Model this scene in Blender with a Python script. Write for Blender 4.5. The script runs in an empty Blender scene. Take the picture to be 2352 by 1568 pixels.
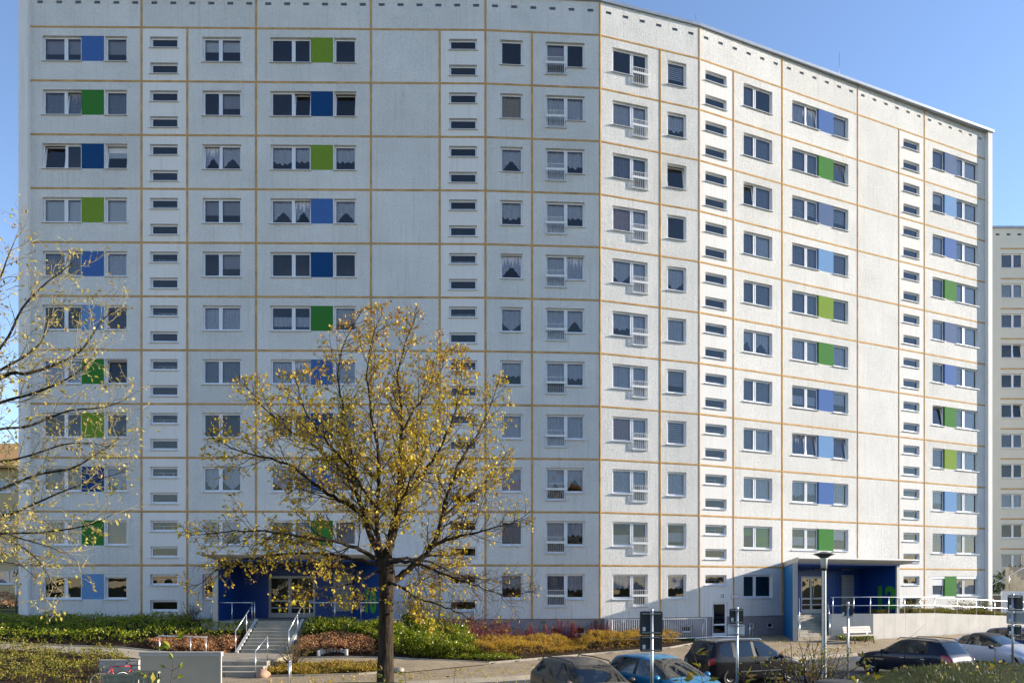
import bpy, bmesh, math, random
import numpy as np
from mathutils import Vector, Matrix
R = math.radians
sc = bpy.context.scene
COL = sc.collection

# ---------------------------------------------------------------- camera
F = 1635.0          # focal length in units of the picture 2352 wide
CAMZ = 3.6
HZ = 1341.0         # horizon row
cam_d = bpy.data.cameras.new('camera')
cam = bpy.data.objects.new('camera', cam_d)
COL.objects.link(cam)
cam.location = (0, 0, CAMZ)
cam.rotation_euler = (R(90), 0, 0)
cam_d.sensor_width = 36
cam_d.lens = 36 * F / 2352
cam_d.shift_y = (HZ - 784) / 2352
cam_d.clip_end = 2000
cam_d.clip_start = 0.1
sc.camera = cam

# ---------------------------------------------------------------- world, sun
SUN_AZ, SUN_EL = 6.5, 16.5      # degrees: azimuth counted from +X towards +Y
w = bpy.data.worlds.new("World")
sc.world = w
w.use_nodes = True
sky = w.node_tree.nodes.new('ShaderNodeTexSky')
sky.sky_type = 'NISHITA'
sky.sun_disc = False
sky.sun_elevation = R(SUN_EL)
sky.sun_rotation = R(90 - SUN_AZ)
sky.air_density = 1.0
sky.dust_density = 0.0
sky.ozone_density = 3.2
bg = w.node_tree.nodes['Background']
bg.inputs[1].default_value = 0.11
wb = w.node_tree.nodes.new('ShaderNodeMix'); wb.data_type = 'RGBA'; wb.blend_type = 'MULTIPLY'
wb.inputs[0].default_value = 1.0; wb.inputs[7].default_value = (1.09, 0.965, 0.96, 1)      # white balance of the picture
w.node_tree.links.new(sky.outputs[0], wb.inputs[6]); w.node_tree.links.new(wb.outputs[2], bg.inputs[0])
sun_d = bpy.data.lights.new('sun', 'SUN')
sun = bpy.data.objects.new('sun', sun_d)
COL.objects.link(sun)
sun_d.energy = 3.5
sun_d.angle = R(0.5)
sun_d.color = (1.0, 0.90, 0.76)
sdir = Vector((math.cos(R(SUN_EL)) * math.cos(R(SUN_AZ)), math.cos(R(SUN_EL)) * math.sin(R(SUN_AZ)), math.sin(R(SUN_EL))))
sun.rotation_euler = sdir.to_track_quat('Z', 'Y').to_euler()
sun.location = (60, 10, 40)
sc.view_settings.view_transform = 'Standard'
sc.view_settings.look = 'None'
sc.view_settings.exposure = 1.52
sc.view_settings.gamma = 1
sc.render.engine = 'CYCLES'
sc.cycles.max_bounces = 6
sc.cycles.transparent_max_bounces = 12
sc.cycles.caustics_reflective = False
sc.cycles.caustics_refractive = False

# ---------------------------------------------------------------- helpers
def P(px, py, Y):
    """picture position (2352 wide) at distance Y -> a point"""
    return Vector(((px - 1176) * Y / F, Y, CAMZ - (py - HZ) * Y / F))

def PZ(px, py, z):
    """picture position on the level z"""
    Y = (CAMZ - z) * F / (py - HZ)
    return Vector(((px - 1176) * Y / F, Y, z))

def tag(o, label=None, cat=None, group=None, kind=None):
    if label: o['label'] = label
    if cat: o['category'] = cat
    if group: o['group'] = group
    if kind: o['kind'] = kind
    return o

def empty(name, loc=(0, 0, 0), rz=0, **k):
    o = bpy.data.objects.new(name, None)
    COL.objects.link(o)
    o.location = loc
    o.rotation_euler = (0, 0, rz)
    o.empty_display_size = 0.2
    return tag(o, **k)

def link(name, me, parent=None, mat4=None):
    o = bpy.data.objects.new(name, me)
    COL.objects.link(o)
    if parent is not None:
        o.parent = parent
    if mat4 is not None:
        o.matrix_local = mat4
    return o

class MB:
    """collects shapes, builds ONE mesh"""
    def __init__(s):
        s.v = []; s.f = []; s.m = []; s.sm = []
    def quad(s, a, b, c, d, mi=0, sm=False):
        n = len(s.v); s.v += [tuple(a), tuple(b), tuple(c), tuple(d)]
        s.f.append((n, n + 1, n + 2, n + 3)); s.m.append(mi); s.sm.append(sm)
    def tri(s, a, b, c, mi=0):
        n = len(s.v); s.v += [tuple(a), tuple(b), tuple(c)]
        s.f.append((n, n + 1, n + 2)); s.m.append(mi); s.sm.append(False)
    def box(s, x0, x1, y0, y1, z0, z1, mi=0, M=None):
        n = len(s.v)
        c = [(x0, y0, z0), (x1, y0, z0), (x1, y1, z0), (x0, y1, z0), (x0, y0, z1), (x1, y0, z1), (x1, y1, z1), (x0, y1, z1)]
        if M is not None: c = [tuple(M @ Vector(q)) for q in c]
        s.v += c
        for q in ((0, 3, 2, 1), (4, 5, 6, 7), (0, 1, 5, 4), (1, 2, 6, 5), (2, 3, 7, 6), (3, 0, 4, 7)):
            s.f.append(tuple(n + i for i in q)); s.m.append(mi); s.sm.append(False)
        return s
    def prism(s, poly, y0, y1, mi=0, M=None):
        """poly: (x,z) outline, extruded along y"""
        n = len(s.v); k = len(poly)
        c = [(x, y0, z) for x, z in poly] + [(x, y1, z) for x, z in poly]
        if M is not None: c = [tuple(M @ Vector(q)) for q in c]
        s.v += c
        s.f.append(tuple(n + i for i in range(k))); s.m.append(mi); s.sm.append(False)
        s.f.append(tuple(n + 2 * k - 1 - i for i in range(k))); s.m.append(mi); s.sm.append(False)
        for i in range(k):
            j = (i + 1) % k
            s.f.append((n + i, n + k + i, n + k + j, n + j)); s.m.append(mi); s.sm.append(False)
        return s
    def slab(s, poly, z0, z1, mi=0):
        """poly: (x,y) outline, extruded along z"""
        n = len(s.v); k = len(poly)
        s.v += [(x, y, z0) for x, y in poly] + [(x, y, z1) for x, y in poly]
        s.f.append(tuple(n + k - 1 - i for i in range(k))); s.m.append(mi); s.sm.append(False)
        s.f.append(tuple(n + k + i for i in range(k))); s.m.append(mi); s.sm.append(False)
        for i in range(k):
            j = (i + 1) % k
            s.f.append((n + i, n + j, n + k + j, n + k + i)); s.m.append(mi); s.sm.append(False)
        return s
    def tube(s, pts, r, n=8, mi=0, cap=True, sm=True):
        pts = [Vector(p) for p in pts]
        rr = r if isinstance(r, (list, tuple)) else [r] * len(pts)
        b = len(s.v)
        up = None
        for i, p in enumerate(pts):
            if i == 0: t = pts[1] - p
            elif i == len(pts) - 1: t = p - pts[i - 1]
            else: t = (pts[i + 1] - p).normalized() + (p - pts[i - 1]).normalized()
            t = t.normalized() if t.length > 1e-9 else Vector((0, 0, 1))
            if up is None:
                up = Vector((0, 0, 1)) if abs(t.z) < 0.9 else Vector((1, 0, 0))
            a = t.cross(up)
            if a.length < 1e-6: a = t.cross(Vector((0.3, 0.9, 0.1)))
            a.normalize(); c = a.cross(t).normalized(); up = c
            for k in range(n):
                th = 2 * math.pi * k / n
                s.v.append(tuple(p + (a * math.cos(th) + c * math.sin(th)) * rr[i]))
        for i in range(len(pts) - 1):
            for k in range(n):
                k2 = (k + 1) % n
                s.f.append((b + i * n + k, b + i * n + k2, b + (i + 1) * n + k2, b + (i + 1) * n + k)); s.m.append(mi); s.sm.append(sm)
        if cap:
            s.f.append(tuple(b + k for k in range(n))[::-1]); s.m.append(mi); s.sm.append(False)
            e = b + (len(pts) - 1) * n
            s.f.append(tuple(e + k for k in range(n))); s.m.append(mi); s.sm.append(False)
        return s
    def lathe(s, prof, n=24, c=(0, 0, 0), mi=0, M=None):
        """prof: (r,z) list"""
        b = len(s.v)
        for r, z in prof:
            for k in range(n):
                th = 2 * math.pi * k / n
                q = Vector((c[0] + r * math.cos(th), c[1] + r * math.sin(th), c[2] + z))
                s.v.append(tuple(M @ q if M is not None else q))
        for i in range(len(prof) - 1):
            for k in range(n):
                k2 = (k + 1) % n
                s.f.append((b + i * n + k, b + i * n + k2, b + (i + 1) * n + k2, b + (i + 1) * n + k)); s.m.append(mi); s.sm.append(True)
        return s
    def mesh(s, name, mats):
        me = bpy.data.meshes.new(name)
        me.from_pydata(s.v, [], s.f)
        for m in (mats if isinstance(mats, (list, tuple)) else [mats]): me.materials.append(m)
        me.polygons.foreach_set('material_index', s.m)
        me.polygons.foreach_set('use_smooth', s.sm)
        me.update()
        return me
    def build(s, name, mats, parent=None, mat4=None):
        return link(name, s.mesh(name, mats), parent, mat4)

def np_mesh(name, V, Fq, mats, mi=None, smooth=False):
    """fast mesh from arrays; Fq (n,k) all the same k"""
    me = bpy.data.meshes.new(name)
    V = np.asarray(V, dtype=np.float32); Fq = np.asarray(Fq, dtype=np.int32)
    n, k = Fq.shape
    me.vertices.add(len(V)); me.vertices.foreach_set('co', V.ravel())
    me.loops.add(n * k); me.loops.foreach_set('vertex_index', Fq.ravel())
    me.polygons.add(n)
    me.polygons.foreach_set('loop_start', np.arange(0, n * k, k, dtype=np.int32))
    if mi is not None: me.polygons.foreach_set('material_index', np.asarray(mi, dtype=np.int32))
    me.polygons.foreach_set('use_smooth', np.full(n, smooth))
    for m in (mats if isinstance(mats, (list, tuple)) else [mats]): me.materials.append(m)
    me.update(calc_edges=True); me.validate()
    return me

# ---------------------------------------------------------------- materials
MATS = {}
def srgb(r, g, b):
    f = lambda c: ((c / 255 + 0.055) / 1.055) ** 2.4 if c / 255 > 0.04045 else c / 255 / 12.92
    return (f(r), f(g), f(b), 1)

class NT:
    def __init__(s, name):
        s.m = bpy.data.materials.new(name); s.m.use_nodes = True
        s.t = s.m.node_tree; s.n = s.t.nodes; s.l = s.t.links
        s.b = s.n['Principled BSDF']
        s.tc = None
    def node(s, ty, **k):
        nd = s.n.new(ty)
        for a, v in k.items(): setattr(nd, a, v)
        return nd
    def co(s, kind='Object'):
        if s.tc is None: s.tc = s.node('ShaderNodeTexCoord')
        return s.tc.outputs[kind]
    def noise(s, scale, detail=4, rough=0.6, co=None, kind='Object', scale3=None):
        nd = s.node('ShaderNodeTexNoise')
        nd.inputs['Scale'].default_value = scale
        nd.inputs['Detail'].default_value = detail
        nd.inputs['Roughness'].default_value = rough
        c = co if co is not None else s.co(kind)
        if scale3:
            mp = s.node('ShaderNodeMapping'); mp.inputs['Scale'].default_value = scale3
            s.l.new(c, mp.inputs[0]); c = mp.outputs[0]
        s.l.new(c, nd.inputs['Vector'])
        return nd.outputs['Fac']
    def ramp(s, fac, stops):
        r = s.node('ShaderNodeValToRGB')
        e = r.color_ramp.elements
        while len(e) < len(stops): e.new(0.5)
        for q, (p, c) in zip(e, stops):
            q.position = p; q.color = c if len(c) == 4 else (*c, 1)
        s.l.new(fac, r.inputs[0])
        return r.outputs[0]
    def mix(s, a, b, fac, mode='MIX'):
        x = s.node('ShaderNodeMix', data_type='RGBA', blend_type=mode)
        for sock, v in ((x.inputs[0], fac), (x.inputs[6], a), (x.inputs[7], b)):
            if isinstance(v, (int, float)): sock.default_value = v
            elif isinstance(v, tuple): sock.default_value = v
            else: s.l.new(v, sock)
        return x.outputs[2]
    def math(s, op, a, b=None):
        x = s.node('ShaderNodeMath', operation=op)
        for i, v in enumerate((a, b)):
            if v is None: continue
            if isinstance(v, (int, float)): x.inputs[i].default_value = v
            else: s.l.new(v, x.inputs[i])
        return x.outputs[0]
    def col(s, v):
        if isinstance(v, tuple): s.b.inputs['Base Color'].default_value = v
        else: s.l.new(v, s.b.inputs['Base Color'])
        return s
    def rough(s, v): 
        if isinstance(v, (int, float)): s.b.inputs['Roughness'].default_value = v
        else: s.l.new(v, s.b.inputs['Roughness'])
        return s
    def metal(s, v): s.b.inputs['Metallic'].default_value = v; return s
    def spec(s, v): s.b.inputs['Specular IOR Level'].default_value = v; return s
    def bump(s, h, dist=0.01, strength=1.0):
        b = s.node('ShaderNodeBump'); b.inputs['Distance'].default_value = dist; b.inputs['Strength'].default_value = strength
        s.l.new(h, b.inputs['Height']); s.l.new(b.outputs[0], s.b.inputs['Normal'])
        return s

def plain(name, col, rough=0.6, metal=0.0, var=0.12, nscale=3.0, bump=0.0, bscale=60, spec=0.5, coat=0):
    t = NT(name)
    c = col if len(col) == 4 else (*col, 1)
    d = tuple(x * (1 - var) for x in c[:3]) + (1,)
    u = tuple(min(1, x * (1 + var * 0.6)) for x in c[:3]) + (1,)
    t.col(t.ramp(t.noise(nscale, 5, 0.65), [(0.3, d), (0.7, u)]))
    t.rough(rough).metal(metal).spec(spec)
    if bump: t.bump(t.noise(bscale, 3), bump)
    if coat: t.b.inputs['Coat Weight'].default_value = coat; t.b.inputs['Coat Roughness'].default_value = 0.03
    MATS[name] = t.m
    return t.m

def plaster(name, base, dark, bdist, bscale, blotch=0.5, spk=0.35, pvar=0.0):
    t = NT(name)
    n1 = t.noise(0.35, 6, 0.62)
    n2 = t.noise(14, 3, 0.8)
    c = t.ramp(n1, [(0.32, dark), (0.62, base)])
    c = t.mix(base, c, blotch)
    sp = t.ramp(n2, [(0.36, (.50, .50, .48, 1)), (0.54, (1, 1, 1, 1))])  # dark speckle painted in for the small shadows between the rough grains
    c = t.mix(c, sp, spk, 'MULTIPLY')
    oi = t.node('ShaderNodeSeparateXYZ'); t.l.new(t.co(), oi.inputs[0])
    # each storey's panels differ a little in tone
    cell = t.node('ShaderNodeTexVoronoi'); cell.feature = 'F1'; cell.inputs['Scale'].default_value = 1.0
    fx = t.math('FLOOR', t.math('DIVIDE', t.math('ADD', oi.outputs[0], 0.2), 6.0)); fz = t.math('FLOOR', t.math('DIVIDE', t.math('SUBTRACT', oi.outputs[2], 1.79), 2.8))
    cb = t.node('ShaderNodeCombineXYZ'); t.l.new(fx, cb.inputs[0]); t.l.new(fz, cb.inputs[1])
    wn = t.node('ShaderNodeTexWhiteNoise'); t.l.new(fz, wn.inputs['Vector']); t.l.new(cb.outputs[0], wn.inputs['Vector'])
    c = t.mix(c, t.ramp(wn.outputs['Value'], [(0, (.92, .92, .91, 1)), (1, (1, 1, 1, 1))]), pvar, 'MULTIPLY')
    # rain streaks
    st = t.noise(1.0, 5, 0.7, scale3=(5.0, 5.0, 0.22))
    stc = t.ramp(st, [(0.52, (1, 1, 1, 1)), (0.78, (0.76, 0.74, 0.70, 1))])
    c = t.mix(c, stc, 0.75, 'MULTIPLY')
    t.col(c).rough(0.92).spec(0.2)
    v = t.node('ShaderNodeTexVoronoi'); v.feature = 'SMOOTH_F1'; v.inputs['Scale'].default_value = bscale
    dist = t.noise(bscale * 0.7, 2, 0.5)
    mp = t.node('ShaderNodeVectorMath', operation='ADD'); t.l.new(t.co(), mp.inputs[0]); t.l.new(dist, mp.inputs[1]); t.l.new(mp.outputs[0], v.inputs['Vector'])
    h = t.math('ADD', t.math('MULTIPLY', v.outputs['Distance'], 0.9), t.math('MULTIPLY', t.noise(bscale * 0.45, 4, 0.7), 0.8))
    t.bump(h, bdist)
    MATS[name] = t.m
    return t.m

plaster('roughcast', (0.86, 0.835, 0.79, 1), (0.70, 0.685, 0.65, 1), 0.024, 13, 0.7, 0.38, 0.9)
plaster('smooth_plaster', (0.82, 0.79, 0.745, 1), (0.74, 0.71, 0.67, 1), 0.0012, 30, 0.5, 0.15)
plaster('plinth', (0.36, 0.32, 0.325, 1), (0.27, 0.24, 0.245, 1), 0.010, 14)
plain('joint', (0.56, 0.33, 0.12), 0.85, var=0.35, nscale=1.6, bump=0.004, bscale=14)
plain('upvc', (0.78, 0.78, 0.80), 0.35, var=0.03)
plain('sill_metal', (0.72, 0.73, 0.76), 0.4, var=0.05)
plain('dark', (0.012, 0.012, 0.014), 0.7, var=0.3)
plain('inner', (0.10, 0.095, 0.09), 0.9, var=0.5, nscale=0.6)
plain('zinc', (0.42, 0.44, 0.46), 0.45, 0.7, var=0.12)
plain('galv', (0.50, 0.51, 0.52), 0.38, 0.85, var=0.15, nscale=6)
plain('steel_rail', (0.72, 0.72, 0.72), 0.28, 0.8, var=0.06)
plain('white_paint', (0.78, 0.77, 0.73), 0.45, var=0.05)
PAN = {'m': (0.060, 0.15, 0.40), 'g': (0.040, 0.20, 0.032), 'd': (0.004, 0.060, 0.19), 'l': (0.19, 0.31, 0.030),
       'b': (0.15, 0.31, 0.56), 's': (0.08, 0.14, 0.28)}
for k, c in PAN.items():
    t = NT('panel_' + k); cc = (*c, 1)
    t.col(t.ramp(t.noise(14, 4, 0.7), [(0.25, tuple(x * 0.72 for x in c) + (1,)), (0.6, cc)])).rough(0.85).spec(0.25)
    t.bump(t.noise(26, 3, 0.7), 0.012)
    MATS['panel_' + k] = t.m

def glass_mat(name, tint=(0.90, 0.93, 0.96, 1), refl=0.0, wob=0.0006, wscale=1.3, rough=0.012, ior=1.52, mult=1.45):
    m = bpy.data.materials.new(name); m.use_nodes = True
    t = m.node_tree; n = t.nodes; n.clear()
    out = n.new('ShaderNodeOutputMaterial'); tr = n.new('ShaderNodeBsdfTransparent'); gl = n.new('ShaderNodeBsdfGlossy')
    tr.inputs[0].default_value = tint
    gl.inputs['Roughness'].default_value = rough
    gl.inputs['Color'].default_value = (1, 1, 1, 1)
    fr = n.new('ShaderNodeFresnel'); fr.inputs[0].default_value = ior
    ad = n.new('ShaderNodeMath'); ad.operation = 'MULTIPLY_ADD'; ad.inputs[1].default_value = mult; ad.inputs[2].default_value = refl; ad.use_clamp = True
    mx = n.new('ShaderNodeMixShader')
    t.links.new(fr.outputs[0], ad.inputs[0]); t.links.new(ad.outputs[0], mx.inputs[0])
    t.links.new(tr.outputs[0], mx.inputs[1]); t.links.new(gl.outputs[0], mx.inputs[2]); t.links.new(mx.outputs[0], out.inputs[0])
    if wob:
        tc = n.new('ShaderNodeTexCoord'); oi = n.new('ShaderNodeObjectInfo')
        ad2 = n.new('ShaderNodeVectorMath'); ad2.operation = 'ADD'
        sc2 = n.new('ShaderNodeMath'); sc2.operation = 'MULTIPLY'; sc2.inputs[1].default_value = 40
        t.links.new(oi.outputs['Random'], sc2.inputs[0])
        t.links.new(tc.outputs['Object'], ad2.inputs[0]); t.links.new(sc2.outputs[0], ad2.inputs[1])
        nz = n.new('ShaderNodeTexNoise'); nz.inputs['Scale'].default_value = wscale; nz.inputs['Detail'].default_value = 1
        t.links.new(ad2.outputs[0], nz.inputs['Vector'])
        bp = n.new('ShaderNodeBump'); bp.inputs['Distance'].default_value = wob * 30
        bp.inputs['Strength'].default_value = 0.5
        t.links.new(nz.outputs['Fac'], bp.inputs['Height'])
        t.links.new(bp.outputs[0], gl.inputs['Normal'])
    MATS[name] = m
    return m
glass_mat('glass', wob=0.0008)
glass_mat('car_glass', (0.50, 0.55, 0.54, 1), 0.03, 0.0, rough=0.02, mult=1.1)

def curtain_mat(name, col, rep=0, dark=None):
    t = NT(name)
    oi = t.node('ShaderNodeObjectInfo')
    c = (*col, 1)
    d = tuple(x * 0.6 for x in col) + (1,)
    n1 = t.noise(9, 4, 0.7, scale3=(3, 1, 1))
    t.col(t.ramp(n1, [(0.3, d), (0.65, c)])).rough(0.9).spec(0.1)
    MATS[name] = t.m
    return t.m
curtain_mat('curtain', (0.80, 0.80, 0.88))
curtain_mat('curtain_grey', (0.34, 0.35, 0.42))
curtain_mat('curtain_beige', (0.55, 0.44, 0.30))
curtain_mat('curtain_pink', (0.72, 0.50, 0.52))
plain('blind_white', (0.74, 0.74, 0.76), 0.7, var=0.03)
plain('blind_grey', (0.40, 0.38, 0.42), 0.7, var=0.06)
plain('blind_green', (0.10, 0.42, 0.03), 0.7, var=0.06)
plain('blind_stripe', (0.66, 0.67, 0.74), 0.7, var=0.05)
M = MATS
# ================================================================ THE APARTMENT BLOCK
def SP(px, s):      # picture column and local scale (pixels per metre) -> plan position
    return Vector(((px - 1176) / s, F / s, 0))
PL_Z, TOP_Z, ROOF_Z, FLOOR = 1.79, 32.59, 34.36, 2.8
Q = [SP(70, 44.14), SP(1115, 43.86), SP(1378, 43.46), SP(1605, 41.6), SP(2262, 33.64)]

class Sec:
    def __init__(s, a, b):
        s.a, s.b = a, b
        s.t = (b - a).normalized(); s.L = (b - a).length
        s.n = Vector((s.t.y, -s.t.x, 0))           # towards the camera side
        s.M = Matrix.Translation(a) @ Matrix(((s.t.x, -s.n.x, 0, 0), (s.t.y, -s.n.y, 0, 0), (0, 0, 1, 0), (0, 0, 0, 1)))
    def u(s, px):
        k = (px - 1176) / F
        # a.x + t.x*u = k*(a.y + t.y*u)
        return (k * s.a.y - s.a.x) / (s.t.x - k * s.t.y)
    def at(s, u, d=0, z=0):
        return s.a + s.t * u + s.n * d + Vector((0, 0, z))
SA, SB, SC, SD = [Sec(Q[i], Q[i + 1]) for i in range(4)]

bld = empty('apartment_building', (0, 38, 0), label='eleven storey apartment block bending away, pale roughcast panels with ochre joints', cat='apartment block')
BI = Matrix.Translation((0, -38, 0))

ZW0, ZW1 = 1.03, 2.34        # window sill and head above a storey line
rng = random.Random(7)

mesh_cache = {}
def ring(mb, x0, x1, z0, z1, t, y0, y1, M=None, tb=None):
    tb = tb or t
    mb.box(x0, x0 + t, y0, y1, z0, z1, 0, M); mb.box(x1 - t, x1, y0, y1, z0, z1, 0, M)
    mb.box(x0 + t, x1 - t, y0, y1, z1 - t, z1, 0, M); mb.box(x0 + t, x1 - t, y0, y1, z0, z0 + tb, 0, M)

def frame_and_glass(sashes, top, tilts, out=0.05, sa=0.055, slot=False):
    """sashes: (x0,x1,z0)"""
    key = (tuple(round(c, 2) for q in sashes for c in q), round(top, 2), tuple(sorted(tilts)), slot)
    if key in mesh_cache: return mesh_cache[key]
    fr, gl = MB(), MB()
    for i, (x0, x1, z0) in enumerate(sashes):
        ring(fr, x0, x1, z0, top, out, 0.13, 0.20, tb=0.06)
        ax0, ax1, az0, az1 = x0 + out, x1 - out, z0 + 0.06, top - out
        T = None
        y0, y1 = 0.115, 0.175
        if i in tilts:
            T = Matrix.Translation((0, 0.14, az0)) @ Matrix.Rotation(R(-7.5), 4, 'X') @ Matrix.Translation((0, -0.14, -az0))
        ring(fr, ax0 - 0.012, ax1 + 0.012, az0 - 0.012, az1 + 0.012, sa, y0, y1, T)
        g = [(ax0 + sa - .02, 0.15, az0 + sa - .02), (ax1 - sa + .02, 0.15, az0 + sa - .02), (ax1 - sa + .02, 0.15, az1 - sa + .02), (ax0 + sa - .02, 0.15, az1 - sa + .02)]
        if T is not None: g = [tuple(T @ Vector(q)) for q in g]
        gl.quad(*g)
        # gasket line round the pane
    mesh_cache[key] = (fr.mesh('window_frame', M['upvc']), gl.mesh('window_pane', M['glass']))
    return mesh_cache[key]

curt_cache = {}
def curtain_mesh(w, z0, z1, kind, v):
    key = (round(w, 2), round(z0, 2), round(z1, 2), kind, v)
    if key in curt_cache: return curt_cache[key]
    h = z1 - z0
    mats = {'C': 'curtain', 'V': 'curtain', 'A': 'curtain', 'S': 'curtain_grey', 'L': 'curtain', 'R': 'blind_grey', 'F': 'blind_white', 'W': 'blind_white',
            'B': 'blind_stripe', 'P': 'curtain_pink', 'K': 'curtain_beige', 'G': 'blind_green', 'H': 'blind_green', 'E': 'blind_white', 'O': 'curtain'}
    mb = MB()
    r2 = random.Random(v * 13 + ord(kind))
    if kind in 'CVASLKPO':
        n = 36
        ph = r2.random() * 6; fr = r2.uniform(26, 40)
        amp = 0.022
        for i in range(n):
            pts = []
            for x in (i / n, (i + 1) / n):
                y = amp * math.sin(x * w * fr + ph) + 0.012 * math.sin(x * w * fr * 0.37 + 2 * ph)
                c = abs(x - 0.5) * 2
                if kind == 'V': zb = z0 + h * (0.42 + 0.035 * math.sin(x * w * 22) - 0.12 * (1 - c) * (v % 2))
                elif kind == 'A': zb = z0 + h * (0.50 * (1 - c ** 1.3) + 0.03 * abs(math.sin(x * w * 17)) + 0.02)
                elif kind == 'O': zb = z0 + h * (0.05 + 0.38 * c + 0.03 * abs(math.sin(x * w * 17)))
                elif kind == 'L': zb = z0 + h * 0.22
                else: zb = z0 + 0.01
                zt = z0 + h * 0.62 if kind == 'L' else z1
                pts.append((x * w, y, zb, zt))
            (xa, ya, za, ta), (xb, yb, zb_, tb) = pts
            mb.quad((xa, ya, za), (xb, yb, zb_), (xb, yb, tb), (xa, ya, ta), 0, True)
    elif kind in 'RW':       # roller blind upper part
        zb = z0 + h * (0.42 if kind == 'R' else 0.55)
        mb.box(0, w, 0, 0.01, zb, z1)
        mb.box(0, w, -0.01, 0.02, zb - 0.03, zb)
    elif kind in 'FGH':
        zb = z0 if kind != 'H' else z0 + h * 0.6
        mb.box(0, w, 0, 0.008, zb, z1)
        if kind != 'F':
            z = zb + 0.03
            while z < z1 - 0.02:
                mb.box(0, w, -0.006, 0.0, z, z + 0.012); z += 0.05
    elif kind == 'B':
        z = z1
        zl = z0 + h * (0.0 if v % 2 else 0.35)
        while z > zl + 0.06:
            mb.box(0, w, 0, 0.01, z - 0.065, z); z -= 0.105
    elif kind == 'E':        # plisse over the lower half
        z = z0
        while z < z0 + h * 0.48:
            mb.box(0, w, 0.004 * (int(z * 50) % 2), 0.012, z, z + 0.028); z += 0.03
    curt_cache[key] = mb.mesh('curtain', M[mats[kind]])
    return curt_cache[key]

sill_cache = {}
def sill_mesh(w):
    k = round(w, 2)
    if k not in sill_cache:
        mb = MB()
        mb.prism([(-0.075, -0.035), (-0.075, -0.012), (0.13, 0.022), (0.13, -0.02)], 0, w + 0.09,
                 M=Matrix.Translation((-0.045, 0, 0)) @ Matrix(((0, 1, 0, 0), (1, 0, 0, 0), (0, 0, 1, 0), (0, 0, 0, 1))))
        sill_cache[k] = mb.mesh('window_sill', M['sill_metal'])
    return sill_cache[k]

def window(sec, u0, z, sashes, top, kinds, name, tilts=(), v=0, shutter=0.0, rail=False, label=None):
    """u0,z: lower left of the opening in the section; sashes local (x0,x1,z0)"""
    T = BI @ sec.M @ Matrix.Translation((u0, 0, z))
    if shutter:
        pass
    fm, gm = frame_and_glass(sashes, top, tilts)
    w = link(name, fm, bld, T)
    if label: w['label'] = label
    link('window_pane', gm, w)
    i = 0
    # sills: one under each run of sashes that share a bottom
    runs = []
    for (x0, x1, z0) in sashes:
        if runs and abs(runs[-1][2] - z0) < 1e-3: runs[-1][1] = x1
        else: runs.append([x0, x1, z0])
    for (x0, x1, z0) in runs:
        link('window_sill', sill_mesh(x1 - x0), w, Matrix.Translation((x0, 0, z0)))
    for i, (x0, x1, z0) in enumerate(sashes):
        k = kinds[i] if i < len(kinds) else kinds[-1]
        if k != 'D':
            link('curtain', curtain_mesh(x1 - x0 - 0.08, z0 + 0.03, top - 0.03, k, v + i), w, Matrix.Translation((x0 + 0.04, 0.27, 0)))
    if rail:
        mb = MB()
        x0, x1, z0 = sashes[0]
        mb.box(x0, x1, 0.42, 0.44, z0 + 0.29, z0 + 0.315)
        mb.box(x0 + .5, x0 + .52, 0.42, 0.44, z0, z0 + 0.29); mb.box(x0 + 1.0, x0 + 1.02, 0.42, 0.44, z0, z0 + 0.29)
        mb.build('stair_rail', M['upvc'], w)
    if shutter:
        x0, x1, z0 = sashes[0][0], sashes[-1][1], sashes[0][2]
        mb = MB(); mb.box(x0, x1, 0.02, 0.11, top - 0.16, top)
        zz = top - 0.16
        while zz > top - 0.16 - shutter: 
            mb.box(x0 + .03, x1 - .03, 0.07, 0.085, zz - 0.045, zz - 0.004); zz -= 0.05
        mb.build('roller_shutter', M['blind_white' if sec is SD else 'zinc'], w)
    return w

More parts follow.
